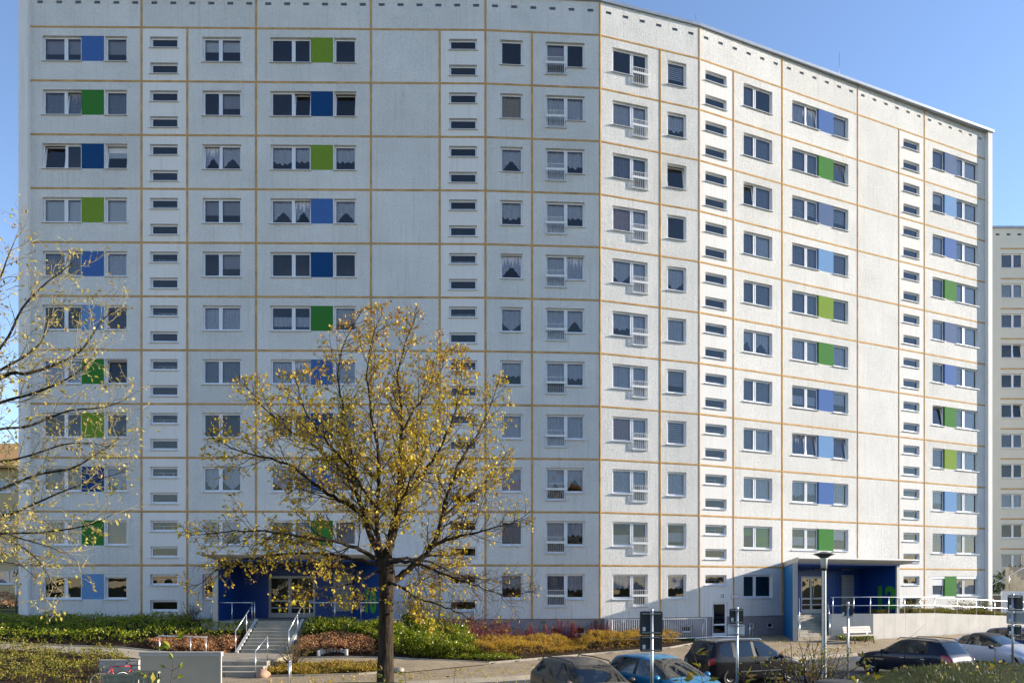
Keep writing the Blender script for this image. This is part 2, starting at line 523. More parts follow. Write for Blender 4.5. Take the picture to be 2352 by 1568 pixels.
class Wall:
    """a section's outer skin with true openings"""
    def __init__(s, sec): s.sec = sec; s.holes = []; s.smooth = []; s.cover = []
    def hole(s, u0, u1, z0, z1): s.holes.append((u0, u1, z0, z1))
    def build(s, zb, L=None):
        L = s.sec.L
        us = {0.0, L}; zs = {zb, ROOF_Z}
        for a, b, c, d in s.holes: us |= {a, b}; zs |= {c, d}
        for a, b in s.smooth: us |= {a, b}
        zs |= {PL_Z, TOP_Z}
        us = sorted(us); zs = sorted(zs)
        def uniq(l):
            o = [l[0]]
            for x in l[1:]:
                if x - o[-1] > 1e-5: o.append(x)
            return o
        us, zs = uniq(us), uniq(zs)
        nu, nz = len(us) - 1, len(zs) - 1
        open_ = np.zeros((nu, nz), bool)
        uc = np.array([(us[i] + us[i + 1]) / 2 for i in range(nu)]); zc = np.array([(zs[i] + zs[i + 1]) / 2 for i in range(nz)])
        for a, b, c, d in s.holes:
            open_[np.ix_((uc > a) & (uc < b), (zc > c) & (zc < d))] = True
        mb = MB(); DP = 0.16
        for i in range(nu):
            sm = any(a < uc[i] < b for a, b in s.smooth)
            for j in range(nz):
                u0, u1, z0, z1 = us[i], us[i + 1], zs[j], zs[j + 1]
                if not open_[i, j]:
                    mi = 2 if zc[j] < PL_Z else (1 if sm and zc[j] < TOP_Z else 0)
                    y = 0.06 if mi == 2 else 0
                    mb.quad((u0, y, z0), (u1, y, z0), (u1, y, z1), (u0, y, z1), mi)
                else:
                    mi = 2 if zc[j] < PL_Z else 1
                    if i == 0 or not open_[i - 1, j]: mb.quad((u0, 0, z0), (u0, 0, z1), (u0, DP, z1), (u0, DP, z0), mi)
                    if i == nu - 1 or not open_[i + 1, j]: mb.quad((u1, 0, z0), (u1, DP, z0), (u1, DP, z1), (u1, 0, z1), mi)
                    if j == 0 or not open_[i, j - 1]: mb.quad((u0, 0, z0), (u0, DP, z0), (u1, DP, z0), (u1, 0, z0), mi)
                    if j == nz - 1 or not open_[i, j + 1]: mb.quad((u0, 0, z1), (u1, 0, z1), (u1, DP, z1), (u0, DP, z1), mi)
        # underside of the panels over the recessed plinth
        mb.quad((0, 0, PL_Z), (L, 0, PL_Z), (L, 0.06, PL_Z), (0, 0.06, PL_Z), 0)
        mb.build('facade_wall', [M['roughcast'], M['smooth_plaster'], M['plinth']], bld, BI @ s.sec.M)

def joints(sec, majors, minors, hskip=()):
    mb = MB()
    W = 0.06
    def vert(u, z0, z1, h):
        mb.v += []; 
        n = len(mb.v)
        for z in (z0, z1):
            mb.v += [(u - W, 0.001, z), (u - W * .45, -h, z), (u + W * .45, -h, z), (u + W, 0.001, z)]
        for k in range(3):
            mb.f.append((n + k, n + k + 1, n + 5 + k, n + 4 + k)); mb.m.append(0); mb.sm.append(False)
        mb.quad(mb.v[n], mb.v[n + 1], mb.v[n + 2], mb.v[n + 3])
    for u in majors: vert(u, PL_Z, ROOF_Z - 0.05, 0.020)
    for u in minors: vert(u, PL_Z, TOP_Z, 0.020)
    cuts = sorted(set([0.0, sec.L] + [u for u in majors + minors if 0 < u < sec.L]))
    for k in range(1, 12):
        z = PL_Z + FLOOR * k
        a0 = 0.0
        for a, b in zip(cuts[:-1], cuts[1:]):
            if any(h0 < (a + b) / 2 < h1 and z < zt for h0, h1, zt in hskip): continue
            n = len(mb.v); h = 0.014
            for u in (a, b):
                mb.v += [(u, 0.001, z - W), (u, -h, z - W * .45), (u, -h, z + W * .45), (u, 0.001, z + W)]
            for q in range(3):
                mb.f.append((n + q, n + 4 + q, n + 5 + q, n + 1 + q)); mb.m.append(0); mb.sm.append(False)
    mb.build('joint_strip', M['joint'], bld, BI @ sec.M)

def zf(k): return PL_Z + FLOOR * (11 - k)      # storey line of floor k, 1 = top ... 11 = bottom

def infill(sec, u0, u1, z0, z1, key):
    mb = MB(); mb.box(u0, u1, 0.012, 0.10, z0, z1)
    o = mb.build('infill_panel', M['panel_' + key], bld, BI @ sec.M)
    o['label'] = {'m': 'medium blue panel between windows', 'g': 'green panel between windows', 'd': 'dark navy blue panel between windows', 'l': 'lime green panel between windows', 'b': 'light blue panel between windows', 's': 'slate blue panel between windows'}[key]

def col_double(wall, px0, px1, codes, tilt={}, split=0.5, shut={}, skip=()):
    sec = wall.sec; a, b = sec.u(px0), sec.u(px1); w = b - a
    for k in range(1, 12):
        if k in skip: continue
        z = zf(k) + ZW0
        wall.hole(a, b, z, z + ZW1 - ZW0)
        c = codes[k - 1].split('/')
        lab = 'window with bright green blinds' if 'G' in codes[k - 1] else None
        window(sec, a, z, [(0, w * split, 0), (w * split, w, 0)], ZW1 - ZW0, c, 'double_window', tilt.get(k, ()), v=k, shutter=shut.get(k, 0), label=lab)

def col_single(wall, px0, px1, codes, tilt=(), skip=(), shut={}):
    sec = wall.sec; a, b = sec.u(px0), sec.u(px1)
    for k in range(1, 12):
        if k in skip: continue
        z = zf(k) + ZW0
        wall.hole(a, b, z, z + ZW1 - ZW0)
        window(sec, a, z, [(0, b - a, 0)], ZW1 - ZW0, [codes[k - 1]], 'single_window', (0,) if k in tilt else (), v=k + 3, shutter=shut.get(k, 0))

def col_panel(wall, px0, px1, codes, skip=()):
    sec = wall.sec; a, b = sec.u(px0), sec.u(px1)
    for k in range(1, 12):
        if k in skip: continue
        z = zf(k) + ZW0
        wall.hole(a, b, z, z + ZW1 - ZW0)
        infill(sec, a, b, z, z + ZW1 - ZW0, codes[k - 1])

def col_slots(wall, px0, px1, skip_low=(), skip=()):
    sec = wall.sec; a, b = sec.u(px0), sec.u(px1)
    for k in range(1, 12):
        for j, (za, zb_) in enumerate(((1.76, 2.33), (0.41, 0.98))):
            if (k, j) in skip: continue
            z = zf(k) + za
            wall.hole(a, b, z, z + zb_ - za)
            window(sec, a, z, [(0, b - a, 0)], zb_ - za, ['D'], 'stairwell_window', rail=(j == 0 and k > 1))

def guard_mesh(w, h):
    mb = MB()
    mb.box(0, w, -0.075, -0.055, h - 0.02, h); mb.box(0, w, -0.075, -0.055, 0.0, 0.02)
    mb.box(0, 0.02, -0.075, -0.055, 0.0, h); mb.box(w - .02, w, -0.075, -0.055, 0.0, h)
    mb.box(-0.01, w + .01, -0.09, -0.076, 0.50, 0.62)
    n = int(w / 0.105)
    for i in range(1, n):
        x = w * i / n
        mb.box(x - .007, x + .007, -0.072, -0.058, 0.02, h - 0.02)
    for x in (0.0, w - .02):
        mb.box(x, x + .02, -0.055, 0.02, 0.1, 0.13); mb.box(x, x + .02, -0.055, 0.02, h - 0.15, h - 0.12)
    return mb.mesh('window_guard', M['white_paint'])

def col_french(wall, px0, px1, pxs, left, codes, tilt={}):
    sec = wall.sec; a, b, m = sec.u(px0), sec.u(px1), sec.u(pxs)
    dz = 0.40
    gm = guard_mesh((m - a if left else b - m) + 0.02, 0.86)
    for k in range(1, 12):
        z = zf(k) + ZW0 - dz; H = ZW1 - ZW0 + dz
        wall.hole(a, b, z + dz, z + H)
        if left:
            wall.hole(a, m, z, z + dz + 0.001); sash = [(0, m - a, 0), (m - a, b - a, dz)]
        else:
            wall.hole(m, b, z, z + dz + 0.001); sash = [(0, m - a, dz), (m - a, b - a, 0)]
        window(sec, a, z, sash, H, codes[k - 1].split('/'), 'french_window', tilt.get(k, ()), v=k + 5)
        link('window_guard', gm, bld, BI @ sec.M @ Matrix.Translation(((a if left else m) - .01, 0, z + 0.02)))

def vents(wall, n):
    sec = wall.sec
    st = sec.L / n
    global vent_m
    for i in range(n):
        u = st * (i + 0.5) - 0.16; z = 33.80
        wall.hole(u, u + 0.32, z, z + 0.15)
        link('roof_vent', vent_m, bld, BI @ sec.M @ Matrix.Translation((u, 0, z)))
mb = MB()
mb.box(0, 0.32, 0.10, 0.15, 0, 0.15, 1)
for q in range(3): mb.box(0, 0.32, 0.03, 0.06, 0.025 + q * 0.045, 0.037 + q * 0.045, 0)
vent_m = mb.mesh('roof_vent', [M['galv'], M['dark']])

# ---- section A (frontal)
WA = Wall(SA)
WA.smooth = [(SA.u(325), SA.u(430)), (SA.u(1010), SA.u(1115))]
col_double(WA, 97, 187, ['R', 'S', 'D/D', 'F', 'S', 'D', 'C/C', 'D', 'K', 'K/C', 'D'], {2: (1,), 3: (0,)}, 0.58, {11: 0.01})
col_panel(WA, 187, 239, 'mgdlmbgldgb')
col_single(WA, 241, 292, ['R', 'S', 'W', 'F', 'C', 'D', 'D', 'D', 'O', 'K', 'D'], (3, 7), shut={11: 0.01})
col_slots(WA, 344.5, 409)
col_double(WA, 465, 554, ['W/W', 'D/R', 'A/A', 'R/R', 'D/R', 'C/C', 'S/S', 'D', 'O/O', 'C/A', 'D'], {3: (0,)}, 0.45)
col_double(WA, 621, 714, ['D', 'D', 'V/V', 'A/A', 'D', 'L/L', 'C/C', 'D', 'O/C', 'S/C', 'D'], {2: (1,), 4: (1,), 7: (1,)}, 0.56, skip=(11,))
col_panel(WA, 714, 765, 'ldlmdgmdmgb', skip=(11,))
col_single(WA, 767, 818, ['D', 'D', 'V', 'A', 'D', 'V', 'C', 'S', 'C', 'S', 'D'], (2,), skip=(11,))
col_slots(WA, 1031.6, 1095.5)
vents(WA, 24)
DOORA = (SA.u(617), SA.u(725), 1.80, 4.05)
WA.hole(*DOORA)
# ---- section B
WB = Wall(SB)
col_single(WB, 1149.5, 1200.7, ['D', 'K', 'A', 'V', 'A', 'O', 'V', 'C', 'C', 'S', 'V'], (5,))
col_french(WB, 1253.6, 1343, 1300, True, ['R/D', 'C/C', 'C/V', 'C/V', 'C/C', 'C/A', 'V/V', 'C/C', 'A/A', 'V/V', 'S/V'], {5: (1,)})
vents(WB, 6)
# ---- section C
WC = Wall(SC)
col_french(WC, 1406.8, 1487.8, 1453, False, ['D/D', 'C/C', 'S/S', 'P/C', 'O/C', 'V/C', 'C/C', 'P/C', 'C/A', 'E/E', 'V/S'])
col_single(WC, 1533, 1576.5, ['B', 'V', 'D', 'D', 'O', 'C', 'B', 'B', 'C', 'L', 'V'], (3,))
vents(WC, 6)
# ---- section D
WD = Wall(SD)
WD.smooth = [(0, SD.u(1685)), (SD.u(2065), SD.u(2123.5))]
col_slots(WD, 1620, 1669, skip=[(11, 1)])
col_double(WD, 1708, 1774, ['S/D', 'S/S', 'D/S', 'S/C', 'S', 'A/A', 'S', 'S/C', 'C', 'H/G', 'D'], {3: (0,)}, 0.42)
col_double(WD, 1819.6, 1881, ['C/C', 'S/S', 'B/B', 'S/S', 'S/S', 'C/C', 'L/L', 'S/S', 'V/V', 'L/L', 'D'], {1: (1,), 8: (0, 1)}, 0.56, skip=(11,))
col_panel(WD, 1881, 1914.7, 'mgsblgmbmgb', skip=(11,))
col_single(WD, 1914.7, 1948.5, ['C', 'S', 'B', 'S', 'S', 'C', 'V', 'S', 'C', 'W', 'D'], (2, 8), skip=(11,))
col_slots(WD, 2075, 2112)
col_single(WD, 2142, 2170.6, ['S', 'W', 'C', 'S', 'C', 'S', 'D', 'S', 'V', 'S', 'C'], (7,), shut={11: 0.42})
col_panel(WD, 2170.6, 2197.6, 'sbmgsmglbbg')
col_double(WD, 2197.6, 2247, ['F/F', 'S/C', 'C/C', 'C/F', 'C/F', 'C/C', 'C/C', 'C/C', 'S/C', 'L/S', 'C/C'], {}, 0.38, {11: 0.05})
vents(WD, 24)
# plinth openings
def plinth_window(wall, px0, px1, z0, z1):
    sec = wall.sec; a, b = sec.u(px0), sec.u(px1)
    wall.hole(a, b, z0, z1)
    key_f, key_g = frame_and_glass([(0, b - a, 0)], z1 - z0, (), 0.045, 0.04)
    T = BI @ sec.M @ Matrix.Translation((a, 0, z0))
    o = link('cellar_window', key_f, bld, T); link('window_pane', key_g, o)
plinth_window(WB, 1158, 1179, 0.98, 1.34)
plinth_window(WB, 1262, 1293, 0.90, 1.35)
plinth_window(WB, 1315, 1345, 0.93, 1.36)
plinth_window(WC, 1416, 1445, 0.80, 1.10)
plinth_window(WC, 1567, 1592, 0.95, 1.35)
plinth_window(WD, 1720, 1735, 1.05, 1.38)
plinth_window(WD, 1764, 1779, 1.05, 1.38)
DOORC = (SD.u(1636), SD.u(1672), 0.62, 2.62)
WD.hole(*DOORC)
DOORD = (SD.u(1838), SD.u(1892), 1.86, 4.08)
WD.hole(*DOORD)
for wl in (WA, WB, WC, WD): wl.build(0.2)
joints(SA, [SA.u(x) for x in (325, 588, 852)], [SA.u(430), SA.u(1010)])
joints(SB, [0.0, SB.L - 0.0], [SB.u(1222)])
joints(SC, [], [SC.u(1517)])
joints(SD, [0.05, SD.u(1797), SD.u(1970), SD.u(2123.5)], [SD.u(1685), SD.u(2065)])

# ---- body: dark backing behind the rooms, gables, rear and roof
def off(i, d):
    p = Q[i]
    if i == 0: n = SA.n
    elif i == 4: n = SD.n
    else:
        n = ([SA, SB, SC, SD][i - 1].n + [SA, SB, SC, SD][i].n).normalized()
    return p - n * d
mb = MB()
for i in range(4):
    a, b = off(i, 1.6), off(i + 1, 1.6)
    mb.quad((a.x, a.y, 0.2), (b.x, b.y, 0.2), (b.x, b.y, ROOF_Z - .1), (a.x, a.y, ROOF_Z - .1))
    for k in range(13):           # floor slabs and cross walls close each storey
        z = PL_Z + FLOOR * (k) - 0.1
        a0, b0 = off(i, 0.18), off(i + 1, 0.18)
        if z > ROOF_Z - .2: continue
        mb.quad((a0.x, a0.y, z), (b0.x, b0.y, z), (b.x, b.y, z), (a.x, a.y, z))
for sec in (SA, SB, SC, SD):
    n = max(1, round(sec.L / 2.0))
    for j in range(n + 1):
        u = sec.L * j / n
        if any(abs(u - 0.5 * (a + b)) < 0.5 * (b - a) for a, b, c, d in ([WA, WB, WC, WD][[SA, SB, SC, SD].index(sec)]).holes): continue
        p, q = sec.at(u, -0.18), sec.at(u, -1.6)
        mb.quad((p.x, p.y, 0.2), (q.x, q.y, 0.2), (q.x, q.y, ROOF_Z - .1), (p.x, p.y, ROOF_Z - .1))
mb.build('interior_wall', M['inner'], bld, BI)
mb = MB()
fr = [off(i, 0.0) for i in range(5)]; bk = [off(i, 12.0) for i in range(5)]
for i in range(4): mb.quad((bk[i + 1].x, bk[i + 1].y, 0), (bk[i].x, bk[i].y, 0), (bk[i].x, bk[i].y, ROOF_Z), (bk[i + 1].x, bk[i + 1].y, ROOF_Z))
mb.build('rear_wall', M['smooth_plaster'], bld, BI)
# gable ends: slabs slightly proud of the facade (pale corner strips)
mb = MB()
tl = SA.t; nl = SA.n
a = fr[0] + nl * 0.22; b = fr[0] - tl * 0.47 + nl * 0.22; c = bk[0] - tl * 0.47; d = bk[0]
mb.slab([(b.x, b.y), (a.x, a.y), (d.x, d.y), (c.x, c.y)], 0.9, ROOF_Z)
mb.build('gable_wall', M['smooth_plaster'], bld, BI)
mb = MB()
tr = SD.t; nr = SD.n
a = fr[4] + nr * 0.24; b = fr[4] + tr * 0.42 + nr * 0.24; c = bk[4] + tr * 0.42; d = bk[4]
mb.slab([(a.x, a.y), (b.x, b.y), (c.x, c.y), (d.x, d.y)], 0.2, ROOF_Z)
mb.build('gable_wall', M['smooth_plaster'], bld, BI)
# roof and its coping
mb = MB()
for i in range(4):
    mb.quad((fr[i].x, fr[i].y, ROOF_Z - .06), (fr[i + 1].x, fr[i + 1].y, ROOF_Z - .06), (bk[i + 1].x, bk[i + 1].y, ROOF_Z - .06), (bk[i].x, bk[i].y, ROOF_Z - .06))
roof = mb.build('roof', M['zinc'], bld, BI)
mb = MB()
ends = [fr[0] - tl * .55] + fr[1:4] + [fr[4] + tr * 0.5]
nn = [SA.n, (SA.n + SB.n).normalized(), (SB.n + SC.n).normalized(), (SC.n + SD.n).normalized(), SD.n]
for i in range(4):
    o0, o1 = ends[i] + nn[i] * 0.09, ends[i + 1] + nn[i + 1] * 0.09
    if i == 3: o1 = ends[4] + nn[4] * 0.33
    if i == 0: o0 = ends[0] + nn[0] * 0.3
    i0, i1 = ends[i] - nn[i] * 0.5, ends[i + 1] - nn[i + 1] * 0.5
    mb.slab([(o0.x, o0.y), (o1.x, o1.y), (i1.x, i1.y), (i0.x, i0.y)], ROOF_Z, ROOF_Z + 0.16)
mb.build('coping', M['zinc'], roof)
for px, h in ((1606, 0.9), (1937, 1.9)):
    u = SD.u(px); p = SD.at(u, -0.3)
    MB().tube([(p.x, p.y, ROOF_Z), (p.x, p.y, ROOF_Z + h)], 0.012, 5).build('lightning_rod', M['galv'], bld, BI)
# ================================================================ TERRAIN, ROAD, PAVING
# station X : near bank (Y,z), bank (Y,z), street edge Y, kerb Y, pavement back (Y,z), mid (Y,z), facade (Y,z)
ST = [
 (-70, (-40, 2), (-20, 1.5), -15, -6, (30, 1.1), (33, 1.2), (36, 1.7)),
 (-30, (2, 2), (6, 1.2), 7, 9, (30.2, 1.05), (32.5, 1.2), (36, 1.7)),
 (-22, (8, 2), (11, 1.1), 12, 13, (30.0, .92), (32.2, 1.05), (36, 1.70)),
 (-17, (9, 2), (12.5, .9), 13.5, 15.5, (28.2, .55), (31.6, .85), (35.5, 1.75)),
 (-13.2, (10, 2), (14, .8), 15.2, 18, (27.5, .04), (31.7, .40), (34.6, 1.60)),
 (-10.4, (10.5, 2), (15, .8), 16.4, 20.2, (27.5, .04), (31.7, .40), (34.6, 1.60)),
 (-7.5, (11, 2), (15.6, .8), 17.4, 22.6, (27.6, .06), (31.1, .40), (34.5, 1.50)),
 (-4.2, (11.5, 2), (17, .8), 21.2, 25.2, (28.4, .07), (31.3, .27), (35.2, 1.25)),
 (-1, (11.5, 2), (16, .7), 19.5, 26.5, (30.9, .13), (32.6, .30), (36.9, .92)),
 (4, (12, 1.45), (16, .6), 18.4, 28.9, (34.3, .22), (35.0, .32), (37.3, .82)),
 (8, (14.5, 1.94), (18, 1.0), 20.8, 30.9, (36.0, .36), (36.6, .42), (38.4, .76)),
 (10, (15.5, 1.88), (19.5, .95), 22.6, 32.0, (37.6, .52), (38.4, .62), (39.1, .72)),
 (16, (16, 1.80), (22, 1.05), 24.6, 35.4, (38.6, .50), (39.6, .56), (41.6, .62)),
 (22, (18, 1.65), (24.5, .9), 27.2, 38.6, (40.9, .50), (41.6, .56), (44, .62)),
 (35, (25, 1.0), (31, .8), 34.5, 45.2, (47.6, .62), (48.3, .66), (50, .8)),
 (60, (38, 1.0), (44, .8), 48, 58, (62, 1.2), (64, 1.6), (66, 2.4)),
 (110, (60, 1.8), (66, 1.4), 70, 80, (84, 2.0), (86, 2.4), (88, 3.2)),
]
SX = np.array([s[0] for s in ST], float)
def _st():
    A = []
    for (X, a, b, e, k, p, m, f) in ST:
        A.append([(-120, 2.0), a, b, (e, 0.0), (k, 0.0), (k + 0.06, 0.115), p, m, f, (400, f[1] + (2.5 if X > 40 else 0.2))])
    return np.array(A, float)
SA_ = _st()
def ctrl(X):
    out = np.zeros((10, 2))
    for c in range(10):
        for q in range(2): out[c, q] = np.interp(X, SX, SA_[:, c, q])
    return out
def H(x, y):
    c = ctrl(x)
    return float(np.interp(y, c[:, 0], c[:, 1]))
def edge(X, c): return float(np.interp(X, SX, SA_[:, c, 0]))

t = NT('soil'); n1 = t.noise(0.6, 6, 0.65); n2 = t.noise(18, 5, 0.7)
t.col(t.mix(t.ramp(n1, [(0.35, (0.020, 0.035, 0.007, 1)), (0.65, (0.042, 0.058, 0.012, 1))]), t.ramp(n2, [(0.35, (0.022, 0.016, 0.009, 1)), (0.65, (0.055, 0.065, 0.018, 1))]), 0.45)).rough(0.95).spec(0.1)
t.bump(n2, 0.03); M['soil'] = t.m
t = NT('mulch'); n1 = t.noise(5, 6, 0.7)
t.col(t.ramp(n1, [(0.3, (0.014, 0.010, 0.008, 1)), (0.55, (0.045, 0.028, 0.016, 1)), (0.75, (0.12, 0.075, 0.04, 1))])).rough(0.95).spec(0.1)
t.bump(t.noise(25, 4), 0.03); M['mulch'] = t.m
t = NT('asphalt'); n1 = t.noise(0.5, 6, 0.6); n2 = t.noise(60, 3, 0.7)
t.col(t.mix(t.ramp(n1, [(0.35, (0.060, 0.060, 0.062, 1)), (0.7, (0.085, 0.083, 0.080, 1))]), t.ramp(n2, [(0.3, (0.035, 0.035, 0.036, 1)), (0.7, (0.12, 0.12, 0.12, 1))]), 0.4)).rough(0.85).spec(0.3)
t.bump(n2, 0.004); M['asphalt'] = t.m
def paving(name, rot, sc, c1, c2, mortar):
    t = NT(name)
    mp = t.node('ShaderNodeMapping'); mp.inputs['Rotation'].default_value = (0, 0, R(rot)); t.l.new(t.co(), mp.inputs[0])
    b = t.node('ShaderNodeTexBrick'); t.l.new(mp.outputs[0], b.inputs['Vector'])
    b.inputs['Scale'].default_value = 1.0; b.inputs['Brick Width'].default_value = sc[0]; b.inputs['Row Height'].default_value = sc[1]
    b.inputs['Mortar Size'].default_value = 0.006; b.inputs['Mortar Smooth'].default_value = 0.2
    b.inputs['Color1'].default_value = c1; b.inputs['Color2'].default_value = c2; b.inputs['Mortar'].default_value = mortar
    st = t.ramp(t.noise(0.8, 6, 0.7), [(0.3, (0.62, 0.60, 0.56, 1)), (0.65, (1, 1, 1, 1))])
    t.col(t.mix(b.outputs['Color'], st, 0.7, 'MULTIPLY')).rough(0.88).spec(0.25)
    t.bump(t.math('SUBTRACT', t.noise(40, 3), b.outputs['Fac']), 0.006); M[name] = t.m
paving('paving', 27, (0.2, 0.1), (0.44, 0.345, 0.225, 1), (0.36, 0.28, 0.185, 1), (0.13, 0.095, 0.06, 1))
paving('slab_path', 0, (0.5, 0.5), (0.40, 0.34, 0.26, 1), (0.35, 0.30, 0.23, 1), (0.13, 0.12, 0.10, 1))
plain('concrete', (0.42, 0.37, 0.29), 0.85, var=0.22, nscale=1.6, bump=0.004, bscale=45, spec=0.25)
plain('concrete_pale', (0.52, 0.49, 0.44), 0.85, var=0.14, nscale=0.9, bump=0.003, bscale=40, spec=0.25)
plain('concrete_old', (0.40, 0.37, 0.24), 0.9, var=0.35, nscale=3.5, bump=0.004, bscale=40, spec=0.2)

# ground: one sheet, fine near the camera, coarse out to the horizon
def axis(lo, hi, step, far, grow=1.35):
    a = list(np.arange(lo, hi + 1e-6, step)); s = step; x = hi
    while x < far: s *= grow; x += s; a.append(x)
    s = step; x = lo
    while x > -far: s *= grow; x -= s; a.insert(0, x)
    return np.array(a)
gx = axis(-34, 44, 0.8, 900); gy = axis(-2, 56, 0.45, 900)
V = np.zeros((len(gx), len(gy), 3)); 
for i, x in enumerate(gx):
    c = ctrl(x)
    V[i, :, 0] = x; V[i, :, 1] = gy
    z = np.interp(gy, c[:, 0], c[:, 1])
    paved = (gy > c[2, 0]) & (gy < c[6, 0] + 0.4)
    V[i, :, 2] = z - np.where(paved, 0.10, 0.0)
# soft unevenness of the grass bank
bump_ = 0.05 * np.sin(V[:, :, 0] * 0.9 + 1) * np.cos(V[:, :, 1] * 0.7) + 0.03 * np.sin(V[:, :, 0] * 2.1) * np.sin(V[:, :, 1] * 1.7)
near = (V[:, :, 1] < np.array([ctrl(x)[2, 0] for x in gx])[:, None])
V[:, :, 2] += bump_ * near
ny = len(gy); I = np.arange(len(gx) * ny).reshape(len(gx), ny)
Fq = np.stack([I[:-1, :-1], I[1:, :-1], I[1:, 1:], I[:-1, 1:]], -1).reshape(-1, 4)
g = link('ground', np_mesh('ground', V.reshape(-1, 3), Fq, M['soil'], smooth=True)); tag(g, kind='structure')

def strip(name, A, B, z0, z1, mat, nu=None, dz=0.0, kind='structure', skirt=0.0, follow=True):
    """sheet between two polylines of equal length (plan), laid on the terrain"""
    V, Fc = [], []
    def dens(Pl, m):
        Pl = [Vector((p[0], p[1])) for p in Pl]; out = []
        for a, b in zip(Pl[:-1], Pl[1:]):
            for k in range(m): out.append(a.lerp(b, k / m))
        out.append(Pl[-1]); return out
    m = nu or 6
    a, b = dens(A, m), dens(B, m); nv = 10
    for p, q in zip(a, b):
        for k in range(nv + 1):
            s = p.lerp(q, k / nv)
            V.append((s.x, s.y, (H(s.x, s.y) if follow else 0) + dz))
    for i in range(len(a) - 1):
        for k in range(nv):
            o = i * (nv + 1) + k
            Fc.append((o, o + nv + 1, o + nv + 2, o + 1))
    me = np_mesh(name, np.array(V), np.array(Fc), mat, smooth=True)
    # make sure it faces up
    if me.polygons[0].normal.z < 0: me.flip_normals()
    o = link(name, me)
    if kind: tag(o, kind=kind)
    return o
xs = [-70, -30, -22, -17, -13.2, -10.4, -7.5, -4.2, -1, 4, 8, 10, 16, 22, 35, 60, 110]
strip('road', [(x, edge(x, 3) - .3) for x in xs], [(x, edge(x, 4) - 0.001) for x in xs], 0, 0, M['asphalt'], 4, dz=0.0)
# low pavement along the kerb; its back edge
pb = [(x, edge(x, 6)) for x in xs]
strip('pavement', [(x, edge(x, 4) + 0.13) for x in xs], pb, 0, 0, M['paving'], 5, dz=0.004)
# kerb stones: a real step
mb = MB()
kp = []
for x in np.arange(-30, 60, 1.0): kp.append(Vector((x, edge(x, 4), 0)))
for a, b in zip(kp[:-1], kp[1:]):
    d = (b - a).normalized(); nrm = Vector((-d.y, d.x, 0)); b2 = b - d * 0.012
    h = 0.122 + 0.004 * math.sin(a.x * 7)
    mb.slab([(a.x, a.y), (b2.x, b2.y), ((b2 + nrm * .14).x, (b2 + nrm * .14).y), ((a + nrm * .14).x, (a + nrm * .14).y)], -0.1, h)
tag(mb.build('kerb', M['concrete']), kind='structure')
# gutter of pale stones on the road side
mb = MB()
for a, b in zip(kp[:-1], kp[1:]):
    d = (b - a).normalized(); nrm = Vector((-d.y, d.x, 0)); b2 = b - d * 0.01
    for q in (0.31, 0.155):
        mb.slab([((a - nrm * q).x, (a - nrm * q).y), ((b2 - nrm * q).x, (b2 - nrm * q).y), ((b2 - nrm * (q - .145)).x, (b2 - nrm * (q - .145)).y), ((a - nrm * (q - .145)).x, (a - nrm * (q - .145)).y)], -0.05, 0.012)
tag(mb.build('gutter', M['concrete']), kind='structure')

# garden path from the left to the landing, and the sloping path down to the pavement
pathA = [(-40, 30.0), (-30, 29.8), (-22, 29.7), (-17, 29.6), (-12.9, 29.5)]
pathB = [(-40, 31.4), (-30, 31.2), (-22, 31.1), (-17, 31.0), (-12.9, 31.3)]
strip('path', pathA, pathB, 0, 0, M['slab_path'], 6, dz=0.03)
pA = [(-9.62, 29.3), (-7.5, 29.4), (-5.6, 29.55), (-4.3, 28.3), (-1.1, 30.6)]
pB = [(-9.62, 31.0), (-7.5, 31.0), (-5.2, 31.3), (-3.2, 31.25), (-0.9, 31.0)]
strip('path', pA, pB, 0, 0, M['paving'], 6, dz=0.035)
# forecourt at the cellar door and below the entrance stairs
strip('pavement', [(10.0, edge(10, 6)-.1), (13, edge(13, 6)-.1), (16, edge(16, 6)-.1), (20.3, edge(20.3, 6)-.1)], [(10.0, 39.0), (13, 40.3), (15.8, 41.5), (20.3, 40.1)], 0, 0, M['paving'], 6, dz=0.016)
# edging stones of the beds
def edging(pts, w=0.07, h=0.07, mat='concrete'):
    mb = MB()
    for a, b in zip(pts[:-1], pts[1:]):
        a, b = Vector((a[0], a[1], 0)), Vector((b[0], b[1], 0)); n = max(1, int((b - a).length / 1.0))
        for k in range(n):
            p, q = a.lerp(b, k / n), a.lerp(b, (k + 0.985) / n)
            d = (q - p).normalized(); nr = Vector((-d.y, d.x, 0)) * w
            c = [(p, H(p.x, p.y)), (q, H(q.x, q.y)), (q + nr, H(q.x, q.y)), (p + nr, H(p.x, p.y))]
            m0 = len(mb.v)
            for s_ in (-0.1, h):
                for v, z in c: mb.v.append((v.x, v.y, z + s_))
            for f in ((0, 1, 5, 4), (1, 2, 6, 5), (2, 3, 7, 6), (3, 0, 4, 7), (4, 5, 6, 7)):
                mb.f.append(tuple(m0 + i for i in f)); mb.m.append(0); mb.sm.append(False)
    return tag(mb.build('bed_edging', M[mat]), kind='structure')
edging([(-12.9, 31.35), (-17, 31.05), (-22, 31.15), (-30, 31.25)][::-1])
edging([(-9.6, 31.05), (-7.5, 31.05), (-5.2, 31.35), (-1.0, 31.05), (4, 34.35), (8, 36.05), (9.6, 37.3)])
edging([(-9.6, 29.2), (-7.5, 29.3), (-5.6, 29.6), (-4.4, 28.8)])
edging([(-9.6, 27.3), (-8, 27.4), (-6.0, 27.8), (-4.4, 28.7)], mat='concrete')
